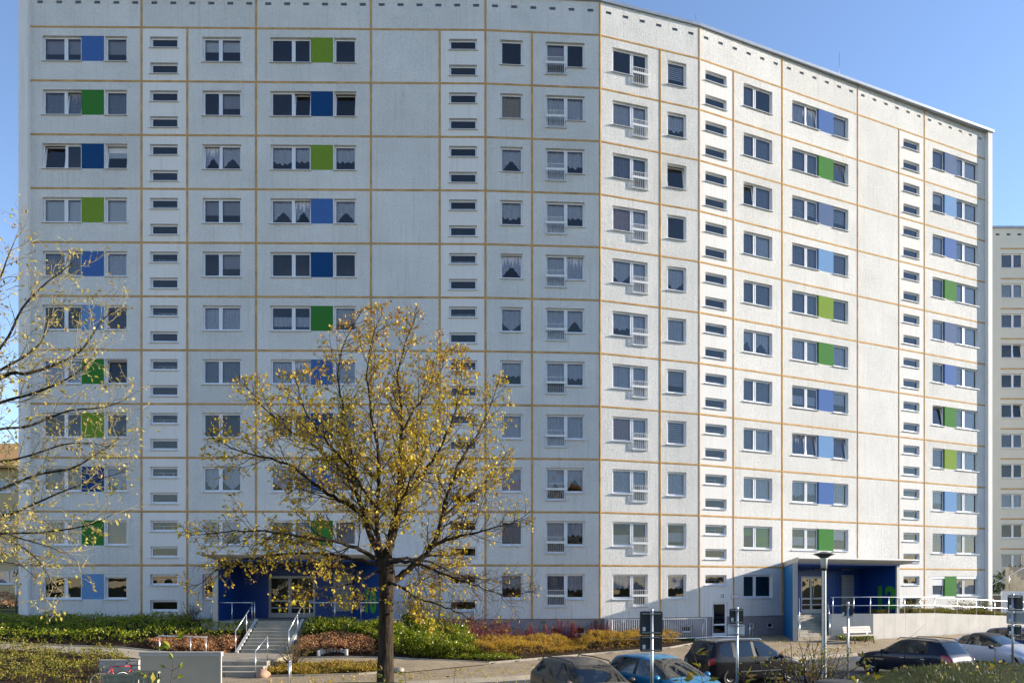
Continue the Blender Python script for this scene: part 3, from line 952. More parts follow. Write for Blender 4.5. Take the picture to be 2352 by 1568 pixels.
# ================================================================ ENTRANCES
for nm, c, rg in (('blue', (0.003, 0.045, 0.22), 0.42), ('blue_lit', (0.005, 0.17, 0.44), 0.42)):  # two tones of one paint: the lighter has the outer wall's light painted in
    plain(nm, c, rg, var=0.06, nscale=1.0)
plain('canopy_metal', (0.50, 0.48, 0.44), 0.45, 0.2, var=0.06)
plain('digit_green', (0.05, 0.30, 0.03), 0.5, var=0.04)
plain('mailbox_grey', (0.28, 0.29, 0.31), 0.4, 0.3, var=0.06)
plain('sign_white', (0.80, 0.80, 0.80), 0.4, var=0.02)
plain('sign_red', (0.45, 0.02, 0.03), 0.4, var=0.02)
plain('black', (0.015, 0.015, 0.015), 0.5, var=0.05)
plain('grey_metal', (0.33, 0.33, 0.34), 0.4, 0.4, var=0.05)

def text_mesh(s, size, ext=0.004, bold=0.0, sx=1.0):
    cu = bpy.data.curves.new('lettering', 'FONT'); cu.body = s; cu.size = size; cu.extrude = ext; cu.offset = bold
    cu.resolution_u = 3
    ob = bpy.data.objects.new('lettering', cu); COL.objects.link(ob)
    dg = bpy.context.evaluated_depsgraph_get()
    me = bpy.data.meshes.new_from_object(ob.evaluated_get(dg))
    bpy.data.objects.remove(ob); bpy.data.curves.remove(cu)
    for v in me.vertices: v.co.x *= sx
    return me
def text(s, size, mat, parent, M4, ext=0.004, bold=0.0, sx=1.0, name='lettering'):
    me = text_mesh(s, size, ext, bold, sx); me.materials.clear(); me.materials.append(M[mat])
    return link(name, me, parent, M4)
STAND = Matrix.Rotation(R(90), 4, 'X')      # lettering upright, facing -Y

def glazed_door(w, h, parent, T, leaves=2, mat='grey_metal', split=0.45):
    """double glazed door; local x right, y into the wall"""
    fr = MB(); gl = MB()
    ring(fr, 0, w, 0, h, 0.05, 0.0, 0.08)
    lw = [split, 1 - split] if leaves == 2 else [1]
    x = 0.05; W = w - 0.1
    d = fr.build('entrance_door' if leaves == 2 else 'cellar_door', M[mat], parent, T)
    lf = MB()
    for k, q in enumerate(lw):
        x1 = x + W * q
        ring(lf, x, x1, 0.03, h - 0.05, 0.085, 0.01, 0.065, tb=0.22)
        zb = h * 0.40 if leaves == 2 else h * 0.36
        lf.box(x + .085, x1 - .085, 0.012, 0.062, zb - .045, zb + .045)
        if leaves == 2: lf.box(x + .085, x1 - .085, 0.012, 0.062, h * .235 - .035, h * .235 + .035)
        gl.quad((x + .08, 0.035, 0.2), (x1 - .08, 0.035, 0.2), (x1 - .08, 0.035, h - .12), (x + .08, 0.035, h - .12))
        x = x1
    lf.build('door_leaf', M[mat], d)
    gl.build('door_pane', M['glass'], d)
    hx = 0.05 + W * (split if leaves == 2 else 0) + 0.12 * (1 if leaves == 2 else .35)
    MB().tube([(hx, -0.06, h * .28), (hx, -0.06, h * .88)], 0.016, 8).box(hx - .01, hx + .01, -0.06, 0.02, h * .3, h * .32).box(hx - .01, hx + .01, -0.06, 0.02, h * .84, h * .86).build('door_handle', M['steel_rail'], d)
    return d


def vwall(mb, A, B, th, z0, z1, mi=0):
    """upright slab from A to B (plan), thickness th to the left of A->B"""
    d = (B - A).normalized(); nr = Vector((-d.y, d.x, 0)) * th
    q = [A, B, B + nr, A + nr]
    if th < 0: q = q[::-1]
    mb.slab([(v.x, v.y) for v in q], z0, z1, mi)

def frame_at(A, B):
    """matrix: origin A, x towards B, y horizontal to its left, z up"""
    d = (B - A).normalized()
    return Matrix.Translation(A) @ Matrix(((d.x, -d.y, 0, 0), (d.y, d.x, 0, 0), (0, 0, 1, 0), (0, 0, 0, 1)))

def porch(sec, L0, L1, R1, R0, CL0, CL1, CR1, CR0, zfl, zb, ztop0, ztop1, digits, num_wall, mail, door, lit_left, label):
    """plan corners: L0,R0 on the facade, L1,R1 in front; C.. the canopy corners"""
    root = empty('entrance_porch', ((L0 + R0) / 2).to_tuple()[:2] + (zfl,), label=label, cat='porch')
    I = Matrix.Translation(-root.location)
    def put(mb, name, mats, par=root): return mb.build(name, mats, par, I if par is root else None)
    for k, (A, B, sgn) in enumerate(((L1, L0, -1), (R1, R0, 1))):
        d = (B - A).normalized()
        A2 = A + d * 0.10
        zt = ztop1 - .34
        mb = MB(); n0 = len(mb.v)
        out = Vector((-d.y, d.x, 0)) * (0.24 * -sgn) * -1
        P4 = [A2, B - d * .02, B - d * .02 + out, A2 + out]
        zz = [ztop1 - .34, ztop0 - .3, ztop0 - .3, ztop1 - .34]
        mb.v += [(v.x, v.y, zb) for v in P4] + [(v.x, v.y, z) for v, z in zip(P4, zz)]
        for f in ((0, 3, 2, 1), (4, 5, 6, 7), (0, 1, 5, 4), (1, 2, 6, 5), (2, 3, 7, 6), (3, 0, 4, 7)):
            mb.f.append(f); mb.m.append(0); mb.sm.append(False)
        put(mb, 'side_wall', M['blue_lit' if k == 0 and lit_left else 'blue'])
        mb = MB()
        e = [A, A + d * .096, A + d * .096 + out * .98, A + out * .98]
        mb.slab([(v.x, v.y) for v in e], zb, zt)
        fr_ = Vector((-(out.normalized().y), out.normalized().x, 0))
        o = out.normalized()
        for z in np.arange(zb + .1, zt - .1, .08):
            for x in np.arange(.03, .20, .05):
                c = A + o * x - d * .003
                c2 = c + o * .03; dd = d * .002
                mb.slab([((c).x, (c).y), (c2.x, c2.y), ((c2 + dd).x, (c2 + dd).y), ((c + dd).x, (c + dd).y)], z, z + .045, 1)
        put(mb, 'perforated_edge', [M['canopy_metal'], M['grey_metal']])
    # rear panels on the facade, leaving the door opening free
    uL = (L0 - sec.a).dot(sec.t); uR = (R0 - sec.a).dot(sec.t)
    B = I @ sec.M
    a, b, z0, z1 = door
    mu = mail
    pu = sorted([uL + .02, a, b, mu - .78, mu + 0.78, uR - .02])
    for q, r in zip(pu[:-1], pu[1:]):
        if r - q < .05: continue
        mb = MB()
        if abs(q - a) < 1e-6: mb.box(q + .006, r - .006, -0.09, -0.02, z1, ztop0 - .35)
        else: mb.box(q + .006, r - .006, -0.10 if abs(q - (mu - .78)) < 1e-6 else -0.085, -0.02, zfl, ztop0 - .35)
        mb.build('rear_panel', M['blue'], root, B)
    # soffit
    mb = MB(); m0 = 0
    for dz in (-.40, -.33):
        for v, z in ((L0, ztop0), (L1, ztop1), (R1, ztop1), (R0, ztop0)): mb.v.append((v.x, v.y, z + dz))
    for f in ((0, 1, 2, 3), (7, 6, 5, 4), (0, 4, 5, 1), (1, 5, 6, 2), (2, 6, 7, 3), (3, 7, 4, 0)): mb.f.append(f); mb.m.append(0); mb.sm.append(False)
    put(mb, 'soffit', M['blue'])
    for k in (.3, .6):
        c = L0.lerp(R0, k).lerp(L1.lerp(R1, k), .35); mb = MB(); vwall(mb, c, c + sec.t * 1.1, .12, ztop0 - .46, ztop0 - .39); put(mb, 'ceiling_lamp', M['black'])
    # canopy: shallow slab with a rounded-off front edge, one end drawn out like a wing
    prof = [(0.0, 0.0), (0.92, 0.0), (1.0, -.03), (1.012, -.09), (1.0, -.14), (.965, -.22), (.90, -.31), (0.0, -.31)]
    N = 26; V = []
    for i in range(N + 1):
        t_ = i / N; A = CL0.lerp(CR0, t_); Bq = CL1.lerp(CR1, t_); Ln = (CR1 - CL1).length
        e = (1 - t_) * Ln / 1.3 if lit_left else t_ * Ln / 1.3
        k_ = min(1, max(0, e)); th = (1 - (1 - k_) ** 2) ** .5
        for s_, dz in prof:
            p = A.lerp(Bq, s_); V.append((p.x, p.y, ztop0 + (ztop1 - ztop0) * min(s_, 1) + (dz if dz > -.1 else -.09 + (dz + .09) * (.1 + .9 * th))))
    mb = MB(); mb.v = V; k = len(prof)
    for i in range(N):
        for j in range(k):
            j2 = (j + 1) % k
            mb.f.append((i * k + j, i * k + j2, (i + 1) * k + j2, (i + 1) * k + j)); mb.m.append(0); mb.sm.append(False)
    mb.f.append(tuple(range(k))[::-1]); mb.m.append(0); mb.sm.append(False)
    mb.f.append(tuple(N * k + j for j in range(k))); mb.m.append(0); mb.sm.append(False)
    put(mb, 'canopy', M['canopy_metal'])
    glazed_door(b - a, z1 - zfl - .02, root, B @ Matrix.Translation((a, -0.02, zfl + .01)))
    mb = MB(); W, Hh = 1.0, 1.95; z = zfl + .35
    mb.box(mu - W / 2, mu + W / 2, -0.22, -0.105, z, z + Hh)
    for i in range(4):
        for j in range(12):
            x = mu - W / 2 + .02 + i * (W - .04) / 4; zz = z + .02 + j * (Hh - .04) / 12
            mb.box(x + .008, x + (W - .04) / 4 - .008, -0.232, -0.221, zz + .008, zz + (Hh - .04) / 12 - .008)
            mb.box(x + .04, x + (W - .04) / 4 - .04, -0.236, -0.233, zz + .095, zz + .115, 1)
    mb.build('letter_box', [M['mailbox_grey'], M['black']], root, B)
    A, Bn, off_n, dn, size, sx = num_wall
    T = I @ frame_at(A, Bn) @ Matrix.Translation((off_n, -.25, zfl + dn)) @ STAND
    text(digits, size, 'digit_green', root, T, 0.003, 0.085, sx, 'house_number')
    return root
def V2(x, y): return Vector((x, y, 0))
L0 = SD.at(SD.u(1800), .02); L1 = V2(15.2, 38.5); R1 = L1 + SD.t * 8.15; R0 = R1 - SD.n * 3.2
q_ = SD.a + SD.t * ((R1 - SD.a).dot(SD.t)) + SD.n * .02; R0 = q_
CL1 = V2(15.38, 38.2); CR1 = CL1 + SD.t * 9.25
CL0 = SD.at(SD.u(1799), .03); CR0 = SD.a + SD.t * ((CR1 - SD.a).dot(SD.t)) + SD.n * .03
porch(SD, L0, L1, R1, R0, CL0, CL1, CR1, CR0, 1.86, .4, 4.90, 5.08, '12', (R0, R1, 1.12, .38, 1.72, .85), SD.u(1941), (DOORD[0], DOORD[1], 1.86, 4.08), True,
      'blue entrance porch with green number 12, door, letter boxes and pale canopy')
L1 = V2(-14.3, 34.0); L0 = SA.a + SA.t * ((L1 - SA.a).dot(SA.t)) + SA.n * .02
R1 = V2(-5.95, 34.15); R0 = SA.at(SA.u(822), .02)
CL1 = V2(-14.85, 33.7); CL0 = SA.a + SA.t * ((CL1 - SA.a).dot(SA.t)) + SA.n * .03
CR1 = V2(-6.1, 33.85); CR0 = SA.at(SA.u(820), .03)
porch(SA, L0, L1, R1, R0, CL0, CL1, CR1, CR0, 1.85, 1.0, 4.95, 5.10, '10', (R0, R1, 1.35, .40, 1.55, 1.0), SA.u(790), (DOORA[0], DOORA[1], 1.85, 4.05), False,
      'blue entrance porch with green number 10 behind the yellow tree')

def stairs(p0, p1, width_dir, w, z0, z1, n, label, cheek=None):
    """p0 lower front edge centre-left, p1 upper back edge; steps as separate blocks in one part"""
    d = (p1 - p0); run = d.length / n; d.normalize(); s = width_dir.normalized()
    root = empty('stairs', (p0.x, p0.y, z0), label=label, cat='stairs')
    mb = MB(); dz = (z1 - z0) / n
    for i in range(n):
        a = p0 + d * run * i; b = p0 + d * run * (i + 1) + d * (0.02 if i < n - 1 else 0)
        cuts = [0, 0.46 if i % 2 else 0.55, 1]
        for c0, c1 in zip(cuts[:-1], cuts[1:]):
            q = [a + s * (w * c0 + .004), a + s * (w * c1 - .004), b + s * (w * c1 - .004), b + s * (w * c0 + .004)]
            mb.slab([((v - root.location).x, (v - root.location).y) for v in q], -0.3, dz * (i + 1) - 0.0)
            q = [a - d * .015 + s * (w * c0 + .006), a - d * .015 + s * (w * c1 - .006), a - d * .001 + s * (w * c1 - .006), a - d * .001 + s * (w * c0 + .006)]
            mb.slab([((v - root.location).x, (v - root.location).y) for v in q], dz * (i + 1) - .05, dz * (i + 1) - 0.002)
    mb.build('step', M['concrete'], root)
    return root
E_ = Vector((1, 0, 0)); N_ = Vector((0, 1, 0))
# entrance 10 stairs
stairs(Vector((-12.1, 31.75, 0)), Vector((-12.1, 34.1, 0)), E_, 1.98, 0.56, 1.845, 9, 'upper flight of nine concrete steps rising to the blue porch with number 10')
for x, lb in ((-12.31, 'pale sloping kerb on the left side of the upper steps'), (-10.09, 'pale sloping kerb on the right side of the upper steps')):
    mb = MB(); M1 = Matrix(((0, 1, 0, 0), (1, 0, 0, 0), (0, 0, 1, 0), (0, 0, 0, 1)))
    mb.prism([(31.6, 0.2), (34.1, 1.4), (34.1, 1.95), (31.7, 0.66), (31.6, 0.60)], x, x + .14, M=M1)
    tag(mb.build('stair_cheek', M['concrete_pale']), lb, 'stair kerb')
tag(MB().slab([(-12.9, 28.62), (-9.6, 28.62), (-9.6, 31.73), (-12.9, 31.73)], 0.1, 0.556).build('landing', M['slab_path']), kind='structure')
stairs(Vector((-12.7, 27.35, 0)), Vector((-12.7, 28.6, 0)), E_, 3.0, 0.07, 0.555, 3, 'lower flight of three concrete steps beside the grey screen wall')
pl = MB().slab([(-14.9, 34.12), (-5.6, 34.12), (-5.6, 37.0), (-14.9, 37.0)], 0.9, 1.84)
tag(pl.build('terrace', M['concrete']), kind='structure')

# stairs of entrance 12
tS = SD.t; nS = SD.n
a0 = V2(15.62, 38.85); run_ = V2(.36, .93).normalized()
b0 = a0 + run_ * 2.15
stairs(a0, b0, tS, 2.38, 0.57, 1.855, 8, 'grey concrete steps rising to the blue porch with number 12')

# ---- ramp and retaining wall
W0 = V2(17.88, 39.85)
W1 = Vector((20.4, 40.2, 0)); W2 = Vector((25.6, 43.0, 0)); W3 = Vector((35.6, 48.2, 0)); W4 = Vector((41, 51.2, 0))
ramp = empty('retaining_wall', (W1.x, W1.y, 0.5), label='pale concrete retaining wall in panels along the entrance ramp behind the bench', cat='wall')
mb = MB()
def wallseg(mb, A, B, za, zb, n, gap=0.012, th=0.2, zl=0.2):
    d = (B - A).normalized(); nr = Vector((-d.y, d.x, 0))
    for i in range(n):
        p = A.lerp(B, i / n); q = A.lerp(B, (i + 1) / n) - d * gap
        z0_, z1_ = za + (zb - za) * i / n, za + (zb - za) * (i + 1) / n
        m0 = len(mb.v)
        for v in (p, q, q + nr * th, p + nr * th): mb.v.append((v.x - W1.x, v.y - W1.y, zl - .5))
        for v, z in ((p, z0_), (q, z1_), (q + nr * th, z1_), (p + nr * th, z0_)): mb.v.append((v.x - W1.x, v.y - W1.y, z - .5))
        for f in ((0, 3, 2, 1), (4, 5, 6, 7), (0, 1, 5, 4), (1, 2, 6, 5), (2, 3, 7, 6), (3, 0, 4, 7)):
            mb.f.append(tuple(m0 + i_ for i_ in f)); mb.m.append(0); mb.sm.append(False)
wallseg(mb, W0, W1, 1.93, 1.93, 2); wallseg(mb, W1, W2, 1.93, 1.86, 6); wallseg(mb, W2, W3, 1.86, 1.40, 10); wallseg(mb, W3, W4, 1.40, 1.1, 5)
mb.build('wall_panel', M['concrete_pale'], ramp)
# ramp surface and planting strip behind the wall
mb = MB()
def lvl(A, B, C, D, za, zb, mat=0): mb.quad((A.x, A.y, za), (B.x, B.y, zb), (C.x, C.y, zb), (D.x, D.y, za), mat)
f1 = SD.at(SD.u(2040), 0.0); f2 = SD.at(SD.L, 0); f3 = SD.at(SD.L + 8, 0)
p1 = b0 + V2(0, .01); p2 = b0 + tS * 2.38; fa = SD.at(SD.u(1806), .1); fb = SD.at(SD.u(2040), .1)
pm_ = MB(); pm_.slab([(p1.x, p1.y), (p2.x, p2.y), (W0.x + .12, W0.y + .2), (W1.x, W1.y + .22), (23.4, 41.95), (fb.x, fb.y), (fa.x, fa.y)], .3, 1.85)
tag(pm_.build('terrace', M['concrete']), kind='structure')
mb.quad((W1.x, W1.y + .2, 1.80), (W2.x, W2.y + .2, 1.72), (f2.x - 3, f2.y - 1.2, 1.72), (f1.x, f1.y, 1.80))
mb.quad((W2.x, W2.y + .2, 1.72), (W3.x, W3.y + .2, 1.28), (f3.x, f3.y, 1.28), (f2.x - 3, f2.y - 1.2, 1.72))
tag(mb.build('ramp_terrace', M['mulch']), kind='structure')

def railing(pts, posts, h, label, r=0.022, mid=True, name='railing', group=None, mat='steel_rail', top_end=None):
    """pts: ground-level polyline (x,y,z); posts: list of parameters along it (0..n-1)"""
    p0 = Vector(pts[0]); root = empty(name, p0, label=label, cat='railing', group=group)
    loc = [Vector(p) - p0 for p in pts]
    up = Vector((0, 0, h))
    MB().tube([p + up for p in loc], r, 8).build('handrail', M[mat], root)
    if mid: MB().tube([p + up * 0.5 for p in loc], r * .8, 8).build('mid_rail', M[mat], root)
    for t_ in posts:
        i = min(int(t_), len(loc) - 2); q = loc[i].lerp(loc[i + 1], t_ - i)
        MB().tube([q - Vector((0, 0, .05)), q + up], r, 8).build('post', M[mat], root)
    return root
A_ = W0 + Vector((0.0, .08, 1.92))
P_ = [(W0.x, W0.y + .08, 1.93), (W1.x, W1.y + .1, 1.93), (W2.x, W2.y + .1, 1.86), (W3.x, W3.y + .1, 1.40), (W4.x, W4.y + .1, 1.12)]
railing(P_, [0.05, .55, .95, 1.25, 1.5, 1.75, 2.0, 2.2, 2.38, 2.56, 2.74, 2.92, 3.2, 3.6], 0.95, 'long steel railing with mid rail on top of the pale retaining wall')
# cheek wall right of the steps and handrails, entrance 12
ck = MB(); vwall(ck, W0, b0 + tS * 2.42, .14, .3, 1.93)
ckw = ck.build('cheek_wall', M['concrete_pale'], ramp, Matrix.Translation(-ramp.location))
s0 = a0 + tS * 2.30 + V2(0, 0) + Vector((0, 0, .6)); s1 = b0 + tS * 2.30 + Vector((0, 0, 1.86))
railing([tuple(s0), tuple(s1)], [0.03, .97], 0.95, 'steel handrail on the right side of the steps to number 12', mid=True)
s0 = a0 + tS * .10 + Vector((0, 0, .6)); s1 = b0 + tS * .10 + Vector((0, 0, 1.86))
railing([tuple(s0), tuple(s1)], [0.03, .6], 0.95, 'steel handrail on the left side of the steps to number 12', mid=False)
railing([(-12.32, 31.7, .56), (-12.32, 34.1, 1.85)], [0.01, .55, .99], 0.95, 'pale handrail rising along the left side of the upper steps', mid=False)
railing([(-9.95, 31.7, .56), (-9.95, 34.1, 1.85)], [0.01, .55, .99], 0.95, 'pale handrail rising along the right side of the upper steps', mid=False)
railing([(-14.45, 34.2, 1.84), (-12.45, 34.2, 1.84)], [0.02, .5, .98], 0.88, 'terrace railing left of the upper steps below the dark blue wall', mid=False)
railing([(-9.8, 34.2, 1.84), (-6.0, 34.2, 1.84)], [0.02, .34, .67, .99], 0.88, 'terrace railing right of the upper steps below the letter boxes', mid=False)
railing([(-9.85, 27.3, .08), (-9.85, 28.7, .56)], [0.02, .98], 0.95, 'short handrail beside the lower flight of three steps', mid=False)
railing([(-14.6, 29.4, .62), (-12.6, 29.4, .56)], [0.02, .66, .98], 0.86, 'low steel railing in front of the pink shrubs behind the grey screen wall', mid=False)
# ================================================================ TREES
def leaf_mat(name, stops, transl=0.35, rough=0.5):
    m = bpy.data.materials.new(name); m.use_nodes = True
    t = m.node_tree; n = t.nodes; b = n['Principled BSDF']
    gi = n.new('ShaderNodeNewGeometry'); r = n.new('ShaderNodeValToRGB')
    e = r.color_ramp.elements
    while len(e) < len(stops): e.new(0.5)
    for q, (p, c) in zip(e, stops): q.position = p; q.color = (*c, 1)
    r.color_ramp.interpolation = 'LINEAR'
    t.links.new(gi.outputs['Random Per Island'], r.inputs[0])
    t.links.new(r.outputs[0], b.inputs['Base Color'])
    b.inputs['Roughness'].default_value = rough; b.inputs['Specular IOR Level'].default_value = 0.35
    tr = n.new('ShaderNodeBsdfTranslucent'); t.links.new(r.outputs[0], tr.inputs[0])
    mx = n.new('ShaderNodeMixShader'); mx.inputs[0].default_value = transl
    t.links.new(b.outputs[0], mx.inputs[1]); t.links.new(tr.outputs[0], mx.inputs[2])
    t.links.new(mx.outputs[0], n['Material Output'].inputs[0])
    MATS[name] = m; return m
leaf_mat('leaf_linden', [(0, (0.48, 0.31, 0.015)), (0.35, (0.60, 0.44, 0.02)), (0.6, (0.48, 0.40, 0.02)), (0.8, (0.42, 0.22, 0.03)), (1, (0.66, 0.50, 0.10))])
leaf_mat('leaf_top', [(0, (0.42, 0.22, 0.04)), (0.4, (0.55, 0.34, 0.05)), (0.8, (0.30, 0.13, 0.04)), (1, (0.60, 0.42, 0.14))])
leaf_mat('leaf_pale', [(0, (0.52, 0.42, 0.06)), (0.5, (0.46, 0.40, 0.08)), (0.8, (0.40, 0.24, 0.06)), (1, (0.62, 0.52, 0.18))])
leaf_mat('leaf_laurel', [(0, (0.05, 0.10, 0.008)), (0.35, (0.16, 0.21, 0.010)), (0.7, (0.30, 0.33, 0.015)), (1, (0.45, 0.41, 0.04))], 0.3, 0.3)
leaf_mat('leaf_dark', [(0, (0.020, 0.045, 0.010)), (0.6, (0.05, 0.085, 0.015)), (1, (0.11, 0.13, 0.03))], 0.15, 0.4)
leaf_mat('leaf_pink', [(0, (0.42, 0.17, 0.08)), (0.5, (0.56, 0.31, 0.13)), (0.8, (0.26, 0.10, 0.05)), (1, (0.50, 0.36, 0.14))], 0.3)
leaf_mat('leaf_orange', [(0, (0.68, 0.43, 0.03)), (0.45, (0.62, 0.36, 0.03)), (0.8, (0.28, 0.15, 0.03)), (1, (0.42, 0.40, 0.05))], 0.3)
leaf_mat('leaf_yellow', [(0, (0.42, 0.30, 0.03)), (0.5, (0.32, 0.26, 0.03)), (0.8, (0.45, 0.20, 0.04)), (1, (0.16, 0.16, 0.03))], 0.3)
leaf_mat('leaf_mixed', [(0, (0.10, 0.12, 0.02)), (0.4, (0.20, 0.20, 0.02)), (0.75, (0.32, 0.26, 0.03)), (1, (0.20, 0.11, 0.03))], 0.3)
leaf_mat('leaf_bush', [(0, (0.10, 0.15, 0.02)), (0.4, (0.22, 0.22, 0.03)), (0.75, (0.36, 0.25, 0.03)), (1, (0.34, 0.12, 0.03))], 0.3)
t = NT('bark'); v = t.noise(6, 6, 0.7, scale3=(3, 3, 0.5))
t.col(t.ramp(v, [(0.3, (0.020, 0.014, 0.010, 1)), (0.55, (0.060, 0.044, 0.032, 1)), (0.75, (0.11, 0.10, 0.06, 1))])).rough(0.95).spec(0.1)
t.bump(v, 0.05); M['bark'] = t.m
plain('twig', (0.075, 0.045, 0.030), 0.85, var=0.3)
plain('twig_pale', (0.30, 0.25, 0.14), 0.85, var=0.35)
plain('twig_red', (0.20, 0.020, 0.030), 0.7, var=0.4, nscale=8)

class Tubes:
    """many tapered branches -> one mesh"""
    def __init__(s): s.V = []; s.F = []; s.n = 0
    def add(s, pts, rad, k):
        pts = np.asarray(pts, float); rad = np.asarray(rad, float); m = len(pts)
        t = np.gradient(pts, axis=0); t /= np.linalg.norm(t, axis=1)[:, None] + 1e-9
        ref = np.array([0.31, 0.85, 0.42]); 
        a = np.cross(t, ref); a /= np.linalg.norm(a, axis=1)[:, None] + 1e-9
        b = np.cross(t, a)
        th = np.arange(k) * 2 * np.pi / k
        ring_ = pts[:, None, :] + rad[:, None, None] * (a[:, None, :] * np.cos(th)[None, :, None] + b[:, None, :] * np.sin(th)[None, :, None])
        s.V.append(ring_.reshape(-1, 3))
        i = np.arange(m - 1)[:, None] * k; j = np.arange(k)[None, :]; j2 = (j + 1) % k
        f = np.stack([i + j, i + j2, i + k + j2, i + k + j], -1).reshape(-1, 4) + s.n
        s.F.append(f); s.n += m * k
    def mesh(s, name, mat, origin=(0, 0, 0)):
        return np_mesh(name, np.concatenate(s.V) - np.array(origin), np.concatenate(s.F), mat, smooth=True)

def leaves_mesh(name, P0, D, size, mats, mi=None, origin=(0, 0, 0), rs=None, width=0.62, fold=0.25, droop=0.0, sv=0.35):
    """kite-shaped folded leaves: P0 bases, D directions"""
    rs = rs or np.random.RandomState(3)
    n = len(P0); P0 = np.asarray(P0); D = np.asarray(D, float).copy()
    D[:, 2] -= droop; D /= np.linalg.norm(D, axis=1)[:, None] + 1e-9
    S = np.cross(D, rs.normal(size=(n, 3))); S /= np.linalg.norm(S, axis=1)[:, None] + 1e-9
    Nn = np.cross(D, S)
    L = (size * (1 + sv * rs.uniform(-1, 1, n)))[:, None]
    base = P0; tip = P0 + D * L
    mid = P0 + D * L * 0.45
    l = mid + S * L * width / 2 + Nn * L * fold * .4; r = mid - S * L * width / 2 + Nn * L * fold * .4
    V = np.stack([base, l, tip, r], 1).reshape(-1, 3) - np.array(origin)
    F_ = np.arange(n * 4).reshape(n, 4)
    return np_mesh(name, V, F_, mats, mi)

def grow(T, p, d, L, r, lvl, rs, leafP, leafD, maxlvl, up=0.12, kids=(9, 7, 6), spread=(0.9, 0.9, 0.9), seg=0.16, rmin=0.0035, kink=0.10, shape=None):
    m = max(3, int(L / seg)); pts = [p]; q = p.copy(); d = d / np.linalg.norm(d)
    for i in range(m):
        d = d + rs.normal(size=3) * kink + np.array([0, 0, up * (0.5 if lvl > 1 else 1)]) * 0.6
        d /= np.linalg.norm(d); q = q + d * L / m
        if shape is not None and not shape(q): 
            break
        pts.append(q.copy())
    if len(pts) < 3: return
    pts = np.array(pts); m = len(pts) - 1
    rad = r * (1 - 0.75 * np.linspace(0, 1, m + 1)) + 0.0012
    T[min(lvl, len(T) - 1)].add(pts, np.maximum(rad, rmin * 0.55), 6 if lvl <= 1 else (4 if lvl == 2 else 3))
    if lvl >= maxlvl:
        for i in range(1, m + 1):
            leafP.append(pts[i] + rs.normal(size=3) * .01); leafD.append(pts[i] - pts[i - 1] + rs.normal(size=3) * L * .25)
        return
    nk = kids[min(lvl, len(kids) - 1)]
    nk = max(2, int(nk * L / (1.6 if lvl == 1 else 0.8) + 0.5)) if lvl >= 1 else nk
    nk = min(nk, 16)
    for j in range(nk):
        tt = 0.18 + 0.80 * (j + rs.uniform(0, .9)) / nk
        x = tt * m; i = min(int(x), m - 1); pp = pts[i] + (pts[i + 1] - pts[i]) * (x - i)
        td = pts[i + 1] - pts[i]; td /= np.linalg.norm(td)
        sd = np.cross(td, rs.normal(size=3)); sd /= np.linalg.norm(sd)
        sp = spread[min(lvl, len(spread) - 1)]
        nd = td * math.cos(sp) + sd * math.sin(sp)
        LL = L * rs.uniform(0.32, 0.60) * (1.15 - 0.6 * tt)
        grow(T, pp, nd, max(LL, 0.18), max(rad[i] * rs.uniform(.42, .6), rmin), lvl + 1, rs, leafP, leafD, maxlvl, up, kids, spread, seg, rmin, kink * 1.1, shape)

# ---- the linden in the middle
TY = 20.0; TS = F / TY
def tp(px, py, dy=0.0):
    return np.array(P(px, py, TY + dy))
tree = empty('linden_tree', (float(tp(888, 1400)[0]), TY, H(-3.5, TY)), label='tall autumn linden with thinning yellow leaves standing before the porch numbered 10', cat='tree')
O = tuple(tree.location)
base = tp(884, 1341); base[2] = tree.location[2] - 0.2
Tt = Tubes()
tk = [base, tp(885, 1560), tp(886, 1480), tp(887, 1400), tp(888, 1345), tp(888, 1310), tp(882, 1282)]
tr_ = [0.30, 0.245, 0.215, 0.205, 0.225, 0.235, 0.20]
def smooth_poly(pts, rad, n=4):
    pts = np.array(pts); m = len(pts); out = []; ro = []
    for i in range(m - 1):
        p0 = pts[max(i - 1, 0)]; p1 = pts[i]; p2 = pts[i + 1]; p3 = pts[min(i + 2, m - 1)]
        for k in range(n):
            t_ = k / n
            out.append(0.5 * ((2 * p1) + (-p0 + p2) * t_ + (2 * p0 - 5 * p1 + 4 * p2 - p3) * t_ ** 2 + (-p0 + 3 * p1 - 3 * p2 + p3) * t_ ** 3))
            ro.append(rad[i] * (1 - t_) + rad[i + 1] * t_)
    out.append(pts[-1]); ro.append(rad[-1])
    return np.array(out), np.array(ro)
pp, rr = smooth_poly(tk, tr_, 5)
Tt.add(pp, rr, 18)
link('trunk', Tt.mesh('trunk', M['bark'], O), tree)
